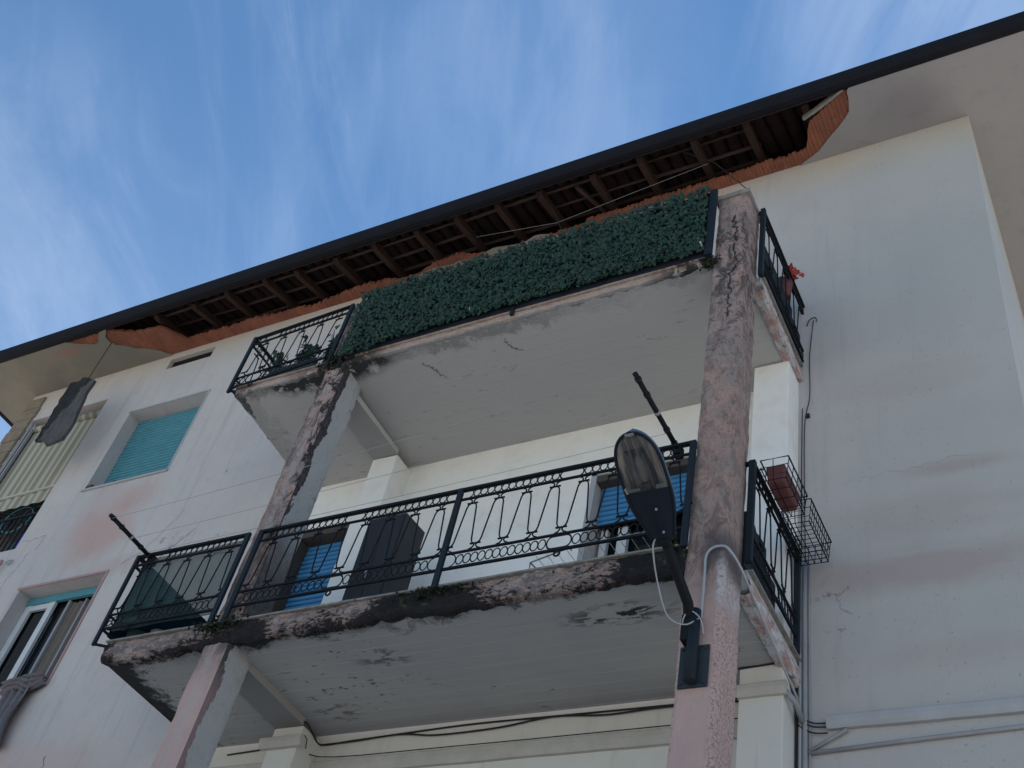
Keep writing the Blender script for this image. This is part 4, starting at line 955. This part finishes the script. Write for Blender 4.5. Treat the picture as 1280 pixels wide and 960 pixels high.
mb = MB(); mb.grid(lambda u, v: H3(-.02 + (sm_ + .02) * u, (2 * v - 1) * (hw(max(0, sm_ * u)) - .012), -.010 - .035 * math.sin(math.pi * v) * (.6 + .4 * math.sin(u * math.pi))), 12, 8); part('gear_cover', mb, MAT_LAMP, LP)
mb = MB(); mb.grid(lambda u, v: H3(sm_ + (HL - sm_ - .012) * (1 - (1 - u) ** 1.3), (2 * v - 1) * max(0, hw(sm_ + (HL - sm_ - .012) * (1 - (1 - u) ** 1.3)) - .014), .045 * math.sin(math.pi * v) * math.sin(min(1, u + .25) * math.pi * .75)), 14, 12); part('reflector', mb, MAT_REFL, LP)
mb = MB(); mb.grid(lambda u, v: H3(sm_ + .004 + (HL - sm_ - .02) * (1 - (1 - u) ** 1.3), (2 * v - 1) * max(0, hw(sm_ + .004 + (HL - sm_ - .02) * (1 - (1 - u) ** 1.3)) - .010), -.012 - .055 * math.sin(math.pi * v) ** .7 * math.sin(min(1, u * 1.0 + .12) * math.pi) ** .6), 14, 12); part('glass_bowl', mb, MAT_BOWL, LP)
mb = MB(); mb.tube([H3(sm_ + .005, .0, -.005), H3(sm_ + .05, 0, .0)], .034, 14); part('lamp_socket', mb, MAT_CAB, LP)
mb = MB(); mb.tube([H3(sm_ + .05, 0, .0), H3(sm_ + .11, 0, .0), H3(sm_ + .20, 0, .0), H3(sm_ + .24, 0, 0)], [.018, .03, .03, .01], 12); m = M('bulb_glass', .1, .6); m.b.inputs['Alpha'].default_value = .3; part('bulb', mb, m.out((.25, .24, .23)), LP)
part('bracket', MB().bar(H3(sm_ + .01, .06, -.002), H3(sm_ + .01, .13, -.002), .012, .03), MAT_SILL, LP); part('bracket', MB().bar(H3(sm_ + .01, -.13, -.002), H3(sm_ + .01, -.05, -.002), .012, .02), MAT_SILL, LP)
part('latch', MB().bar(H3(HL * .46, -.135, -.012), H3(HL * .46 + .04, -.142, -.012), .014, .02), MAT_SILL, LP)
for q in (.06, .22): inst('screw', MB().tube([(0, 0, 0), (0, 0, -.012)], .008, 6).mesh('screw', MAT_PIPE), LP, H3(q, .03, -.048))
part('spigot_clamp', MB().bar(H3(-.045, 0, -.02), H3(.0, 0, -.02), .085, .05), MAT_IRON, LP, bevel=.008)
part('latch', MB().bar(H3(HL - .01, -.03, -.012), H3(HL - .01, .03, -.012), .02, .02), MAT_SILL, LP)
mb = MB(); P = [H3(.01, -.05, -.03), H3(-.02, -.05, -.12), Vector((-.34, -1.98, -.66)), Vector((-.33, -1.80, -.80)), Vector((-.27, -1.66, -.78)), Vector((-.20, -1.60, -.70))]
def smooth(P, n=6):
    o = []
    for i in range(len(P) - 1):
        p0 = Vector(P[max(i - 1, 0)]); p1 = Vector(P[i]); p2 = Vector(P[i + 1]); p3 = Vector(P[min(i + 2, len(P) - 1)])
        for k in range(n):
            t = k / n; o.append(.5 * ((2 * p1) + (p2 - p0) * t + (2 * p0 - 5 * p1 + 4 * p2 - p3) * t * t + (3 * p1 - p0 - 3 * p2 + p3) * t ** 3))
    o.append(Vector(P[-1])); return o
mb.tube(smooth(P), .0052, 6); part('cable', mb, MAT_CONDUIT, LP)
mb = MB(); mb.tube(smooth([(-.295, -1.60, -.80), (-.30, -1.62, -.71), (-.25, -1.64, -.66), (-.19, -1.60, -.70), (-.175, -1.56, -.80)]), .0052, 6); part('cable', mb, MAT_CONDUIT, LP)
# white conduit looping over the column and down the side
mb = MB(); mb.tube(smooth([(-.205, yf - .02, -.66), (-.205, yf - .02, -.30), (-.205, yf - .02, -.14), (-.16, yf - .02, -.075), (-.08, yf - .02, -.075), (-.035, yf - .01, -.12), (-.008, -1.40, -.165), (-.004, -1.0, -.25), (-.004, -.5, -.34), (-.004, -.12, -.41)]), .0095, 8)
solo('conduit', mb, MAT_CONDUIT, 'white electrical conduit bent over the right column above the lamp plate', 'conduit', (-.205, yf - .02, -.66))

# ---------------------------------------------------------------- clothes line poles and wires
for (p, q, lab) in (((-.50, -1.52, .955), (-.50, -2.40, .93), 'black clothes line pole sticking out beside the street lamp'), ((-5.93, -1.50, .965), (-5.93, -2.17, .985), 'black clothes line pole sticking out of the lower left balcony corner')):
    p, q = Vector(p), Vector(q); d = (q - p)
    R = thing('clothes_line_pole', lab, 'pole', p, 'clothes line poles on the lower railing')
    mb = MB(); mb.tube([p, p + d * .5, q], .021, 8); part('pole', mb, MAT_IRON, R)
    for t in (.12, .30, .52, .74, .93):
        mb = MB(); c = p + d * t; mb.tube([c - d.normalized() * .012, c + d.normalized() * .012], .027, 8); part('collar', mb, MAT_IRON2 if t != .52 else MAT_PIPE, R)
    mb = MB(); c = p + d * .05; mb.box(c.x - .03, c.x + .03, c.y - .02, c.y + .06, c.z - .06, c.z + .03); part('clamp', mb, MAT_IRON, R)
for k, (ta, tb, sag, lab) in enumerate(((.98, .95, .03, 'outermost clothes line wire between the two poles'), (.60, .50, .02, 'middle clothes line wire between the two poles'), (.25, .18, .02, 'clothes line wire nearest the lower railing'))):
    a = Vector((-.50, -1.52 - .88 * ta, .955)); b = Vector((-5.93, -1.50 - .67 * tb, .97)); P = []
    for i in range(17): t = i / 16; c = a.lerp(b, t); c.z -= sag * 4 * t * (1 - t); P.append(c)
    mb = MB(); mb.tube(P, .0028, 4); solo('clothes_line', mb, MAT_PIPE, lab, 'clothes line', P[0], 'clothes lines strung between the poles')

# ---------------------------------------------------------------- balcony things
# cabinet / cooling unit
CB = thing('storage_cabinet', 'tall charcoal cabinet on the lower balcony behind the railing beside the blue door', 'cabinet', (-3.84, -.63, 0))
x0, x1, yb, y1, zt = -4.05, -3.62, -.80, -.46, 1.655
mb = MB(); mb.prism([(yb, .01), (y1, .01), (y1, zt + .03), (yb, zt)], x0, x1 - .004, 'X'); part('cabinet_body', mb, MAT_CAB, CB, bevel=.006)
part('side_panel', MB().prism([(yb + .004, .012), (y1, .012), (y1, zt + .028), (yb + .004, zt - .002)], x1 - .003, x1, 'X'), MAT_CAB2, CB)
part('cabinet_door', MB().box(x0 + .01, (x0 + x1) / 2 - .003, yb - .012, yb - .001, .35, zt - .03), MAT_CAB, CB); part('cabinet_door', MB().box((x0 + x1) / 2 + .003, x1 - .01, yb - .012, yb - .001, .35, zt - .03), MAT_CAB, CB)
part('handle', MB().box((x0 + x1) / 2 - .03, (x0 + x1) / 2 - .015, yb - .03, yb - .012, .9, 1.0), MAT_PIPE, CB)
part('drawer', MB().box(x0 + .01, x1 - .01, yb - .012, yb - .001, .04, .33), MAT_POT, CB)
# folding drying rack near the right door
DR = thing('drying_rack', 'thin white wire drying rack standing on the lower balcony by the right door', 'drying rack', (-1.3, -1.3, 0))
mb = MB(); mb.tube([(-1.75, -1.30, .0), (-1.78, -1.30, .30), (-1.40, -1.38, .31), (-1.38, -1.38, .28)], .007, 6); part('frame', mb, MAT_PIPE, DR)
mb = MB(); mb.tube([(-1.78, -1.30, .30), (-1.70, -.85, .30), (-.62, -.9, .31), (-.55, -1.42, .31), (-1.40, -1.38, .31)], .007, 6); part('frame', mb, MAT_PIPE, DR)
wr = MB().tube([(0, 0, 0), (.02, .5, 0)], .003, 4).mesh('wire', MAT_WHITE)
for k in range(12): inst('wire', wr, DR, (-1.70 + k * .09, -1.36, .305))
for x, y in ((-.58, -1.40), (-.62, -.9), (-1.70, -.85)): mb = MB(); mb.tube([(x, y, 0.0), (x, y, .31)], .007, 6); part('leg', mb, MAT_PIPE, DR)
# boards leaning inside the lower right rail
spec = [(-1.20, -.75, .02, .52, -.060), (-1.10, -.55, .02, .40, -.085), (-.95, -.38, .02, .46, -.110), (-.80, -.30, .02, .28, -.135), (-1.20, -.32, .015, .16, -.16)]
for k, (ya_, yb_, za, zb, xx) in enumerate(spec):
    n = 10; P = [(ya_, za)] + [(yb_, za)] + [(yb_ - (yb_ - ya_) * i / n, zb + .05 * nz(i * .7, k, 2, s=1.3) - .06 * i / n * (k % 2)) for i in range(n + 1)]
    mb = MB(); mb.prism(P, xx - .02, xx, 'X')
    solo('board', mb, MAT_BOARD, ['tall dark board leaning inside the right side rail, outermost', 'second dark board inside the right side rail', 'third dark board inside the right side rail', 'low dark board at the far end of the right side rail', 'long low dark board flat against the right rail foot'][k], 'board', (xx, (ya_ + yb_) / 2, .01), 'dark boards stacked inside the right side rail')
# wire baskets hooked over the right rail
def basket(y0, y1, x0, x1, zb, zt, lab, pit=.05):
    R = thing('wire_basket', lab, 'basket', ((x0 + x1) / 2, (y0 + y1) / 2, zb), 'wire planter baskets on the right side rail')
    fl = .02
    def loop(z, e, r=.0055):
        mb = MB(); mb.tube([(x0, y0 - e, z), (x1 + e, y0 - e, z), (x1 + e, y1 + e, z), (x0, y1 + e, z)], r, 5, closed=True); part('rim', mb, MAT_IRON, R)
    loop(zt, fl, .007); loop((zt + zb) / 2 + .03, fl / 2, .005); loop(zb, 0, .006); loop(zb + .05, .004, .004)
    n = int((y1 - y0) / pit)
    for k in range(n + 1):
        y = y0 + (y1 - y0) * k / n; mb = MB(); mb.tube([(x0, y, zt if k % 2 else zb + .1), (x0, y, zb), (x1, y, zb), (x1 + fl, y, zt)], .0038, 5); part('wire', mb, MAT_IRON, R)
    m_ = int((x1 - x0) / pit)
    for k in range(1, m_):
        x = x0 + (x1 - x0) * k / m_; mb = MB(); mb.tube([(x, y0 - fl, zt), (x, y0, zb), (x, y1, zb), (x, y1 + fl, zt)], .0038, 5); part('wire', mb, MAT_IRON, R)
    for y in (y0 + .08, y1 - .08): mb = MB(); mb.tube([(x0, y, zt), (x0 - .05, y, zt + .01), (x0 - .06, y, zt - .05)], .006, 5); part('hook', mb, MAT_IRON, R)
    return R
basket(-1.14, -.70, .015, .215, .86, 1.06, 'wire basket holding a terracotta planter on the right side rail', .09)
basket(-.64, -.13, .015, .235, .84, 1.05, 'empty wire basket nearest the wall on the right side rail', .05)
mb = MB(); a, b, c, d = .04, .195, -1.11, -.72
mb.hexa([(a + .015, c + .02, .872), (b - .02, c + .02, .872), (b - .02, d - .02, .872), (a + .015, d - .02, .872)], [(a, c, 1.035), (b, c, 1.035), (b, d, 1.035), (a, d, 1.035)])
solo('planter', mb, MAT_TERRA, 'terracotta coloured trough planter standing in the wire basket', 'planter', (.12, -.91, .872), bevel=.012)
# red flowers on the upper balcony
FL = thing('flower_pot', 'red flowers showing over the upper right side rail', 'flowers', (-.10, -.42, ZUT + .6))
mb = MB(); rnd = random.Random(5)
for k in range(90):
    p = Vector((-.01 + rnd.gauss(0, .028), -.42 + rnd.uniform(-.06, .06), 4.36 + rnd.uniform(-.05, .05))); leaf(mb, p, Vector((rnd.gauss(.5, .6), rnd.gauss(-.6, .5), rnd.gauss(0, .6))), rnd.uniform(0, 6), rnd.uniform(.018, .032))
part('petals', mb, MAT_RED, FL, kind='stuff'); mb = MB(); mb.tube([(-.09, -.42, 3.98), (-.09, -.42, 4.22)], [.07, .095], 14); part('pot', mb, MAT_TERRA, FL)
mb = MB(); mb.tube([(-.09, -.42, 4.2), (-.05, -.41, 4.36)], .01, 5); part('stem', mb, MAT_LEAF, FL)
part('stand', MB().box(-.2, -.06, -.5, -.34, ZUT, 3.98), MAT_BOARD, FL)
# plants on the upper left balcony
for k, (x, y, n, h_, lab) in enumerate(((-5.75, -1.30, 34, .52, 'leafy pot plant nearest the outer corner of the upper left balcony'), (-5.40, -1.25, 42, .62, 'tall leafy pot plant in the middle of the upper left balcony'), (-5.08, -1.20, 46, .70, 'bushy pot plant nearest the column on the upper left balcony'))):
    R = thing('pot_plant', lab, 'plant', (x, y, ZUT), 'pot plants on the upper left balcony'); mb = MB(); mb.tube([(x, y, ZUT + .01), (x, y, ZUT + .26)], [.09, .13], 14); part('pot', mb, MAT_POT, R)
    rnd = random.Random(50 + k); mb = MB(); lf = MB()
    for j in range(n // 2):
        a = rnd.uniform(0, 6.28); e = Vector((x + .20 * math.cos(a) * rnd.random(), y + .15 * math.sin(a) * rnd.random(), ZUT + .25 + h_ * rnd.uniform(.6, 1)))
        b0 = Vector((x, y, ZUT + .25)); mid = b0.lerp(e, .5) + Vector((.03, 0, .04)); mb.tube([b0, mid, e], .006, 4)
        for q in range(7):
            c = b0.lerp(e, .3 + .7 * q / 6) + Vector((rnd.gauss(0, .02), rnd.gauss(0, .02), rnd.gauss(0, .02))); leaf(lf, c, Vector((rnd.gauss(0, 1), -1, rnd.gauss(0, .6))), rnd.uniform(0, 6), rnd.uniform(.028, .052))
    part('stems', mb, MAT_LEAF, R); part('foliage', lf, MAT_LEAF, R, kind='stuff')
mb = MB().box(-5.6, -4.95, -1.50, -1.46, ZUT + .02, ZUT + .24); solo('flower_trough', mb, MAT_POT, 'long dark teal trough at the foot of the upper left railing', 'planter', (-5.3, -1.48, ZUT + .01), bevel=.01)
# things on the floor behind the lower left net
mb = MB().tube([(-5.85, -1.3, .01), (-5.85, -1.3, .20)], [.10, .13], 14); solo('flower_pot', mb, MAT_POT, 'empty dark pot on the floor at the lower left balcony corner', 'pot', (-5.85, -1.3, .01))
mb = MB().tube([(-5.55, -1.32, .01), (-5.55, -1.32, .16)], [.08, .11], 14); solo('flower_pot', mb, MAT_SILL, 'pale grey pot beside the dark pot behind the lower left net', 'pot', (-5.55, -1.32, .01))

# ---------------------------------------------------------------- pipes and cables on the wall
for k, (x, y, r, z1, lab, mt) in enumerate(((.012, -.03, .020, .93, 'thickest vertical grey pipe at the wall corner right of the pilaster', MAT_PIPE), (-.022, -.035, .013, 1.0, 'thin pale vertical pipe left of the thick grey pipe', MAT_CONDUIT), (-.05, -.03, .009, .2, 'dark vertical cable pipe beside the pilaster', MAT_CABLE), (.045, -.02, .008, .95, 'thin vertical pipe right of the thick grey pipe', MAT_PIPE))):
    mb = MB().tube([(x, y, -4.0), (x + .004, y, -.6), (x - .002, y, z1 * .5), (x, y, z1)], r, 8); solo('wall_pipe', mb, mt, lab, 'pipe', (x, y, -4.0), 'vertical pipes beside the right pilaster')
mb = MB().tube(smooth([(.012, -.012, .93), (.0, -.012, 1.9), (.004, -.012, 2.6), (.05, -.012, 2.95), (.05, -.012, 3.5), (.09, -.012, 4.05)]), .0045, 5); solo('wall_cable', mb, MAT_CABLE, 'thin black cable climbing the wall from the baskets to the upper balcony', 'cable', (.012, -.012, .93))
mb = MB().tube(smooth([(-.02, -.012, .95), (-.025, -.012, 1.9), (-.02, -.012, 2.8)]), .0045, 5); solo('wall_cable', mb, MAT_CABLE, 'shorter thin cable beside the upper pilaster', 'cable', (-.02, -.012, .95))
mb = MB().tube(smooth([(.02, -.01, 3.98), (.06, -.04, 4.03), (.12, -.05, 4.03), (.13, -.04, 3.98)]), .006, 5); solo('wall_hook', mb, MAT_CABLE, 'small bent hook on the wall by the upper right railing end', 'hook', (.02, -.01, 3.98))
mb = MB().box(.02, .05, -.03, -.002, 2.66, 2.70); solo('cable_clip', mb, MAT_CABLE, 'small dark clip on the wall cable above the baskets', 'clip', (.035, -.01, 2.66))
mb = MB().tube([(.04, -.02, -.775), (.8, -.02, -.735), (XC + .02, -.02, -.69)], .016, 8); solo('wall_pipe', mb, MAT_PIPE, 'horizontal grey pipe low on the right wall', 'pipe', (.04, -.02, -.775))
mb = MB().tube([(.045, -.02, -.76), (.32, -.03, -.615)], .014, 8); solo('wall_pipe', mb, MAT_PIPE, 'short diagonal grey pipe at the left end of the right wall moulding', 'pipe', (.045, -.02, -.76))
for k, (z0, lab) in enumerate(((-.49, 'upper black cable sagging to the right wall moulding'), (-.52, 'middle black cable sagging to the right wall moulding'), (-.57, 'lowest black cable sagging to the right wall moulding'))):
    mb = MB().tube(smooth([(-.04, -.06, z0 + .03), (.0, -.04, z0 - .01), (.08, -.03, z0 - .05), (.18, -.03, z0 - .06)]), .006, 5); solo('wall_cable', mb, MAT_CABLE, lab, 'cable', (-.04, -.06, z0), 'cables at the right moulding')
# cables under the lower balcony
for k, (pts, lab) in enumerate((
    ([(-5.55, -.015, -.285), (-5.1, -.015, -.265), (-4.82, -.015, -.245), (-4.81, -.30, -.225), (-4.63, -.302, -.222), (-4.455, -.302, -.225), (-4.45, -.15, -.265), (-4.44, -.02, -.285), (-4.1, -.02, -.275), (-3.4, -.02, -.25), (-2.8, -.02, -.235), (-2.0, -.02, -.245), (-1.06, -.02, -.255), (-.45, -.02, -.26)], 'black cable running along the wall under the lower balcony ceiling'),
    ([(-4.44, -.025, -.29), (-4.1, -.025, -.285), (-3.6, -.025, -.265), (-3.2, -.025, -.31), (-2.6, -.025, -.30), (-2.1, -.025, -.25), (-1.6, -.025, -.285), (-1.1, -.025, -.27), (-.45, -.025, -.29)], 'second black cable twisting along the wall under the lower balcony'),
    ([(-4.8, -.31, -.37), (-4.40, -.31, -.37), (-4.39, -.075, -.44), (-3.0, -.07, -.465), (-1.1, -.07, -.468), (-.45, -.07, -.465)], 'thin cable just above the wall moulding under the lower balcony'),
    ([(-.41, -.30, -.195), (-.25, -.303, -.190), (-.065, -.303, -.190), (-.055, -.20, -.23), (-.045, -.05, -.42), (-.03, -.03, -.52)], 'black cable over the top of the lower right pilaster'))):
    mb = MB().tube(smooth([Vector(p) for p in pts], 5), .0085 if k != 2 else .005, 5); solo('wall_cable', mb, MAT_CABLE, lab, 'cable', pts[0], 'cables under the lower balcony')
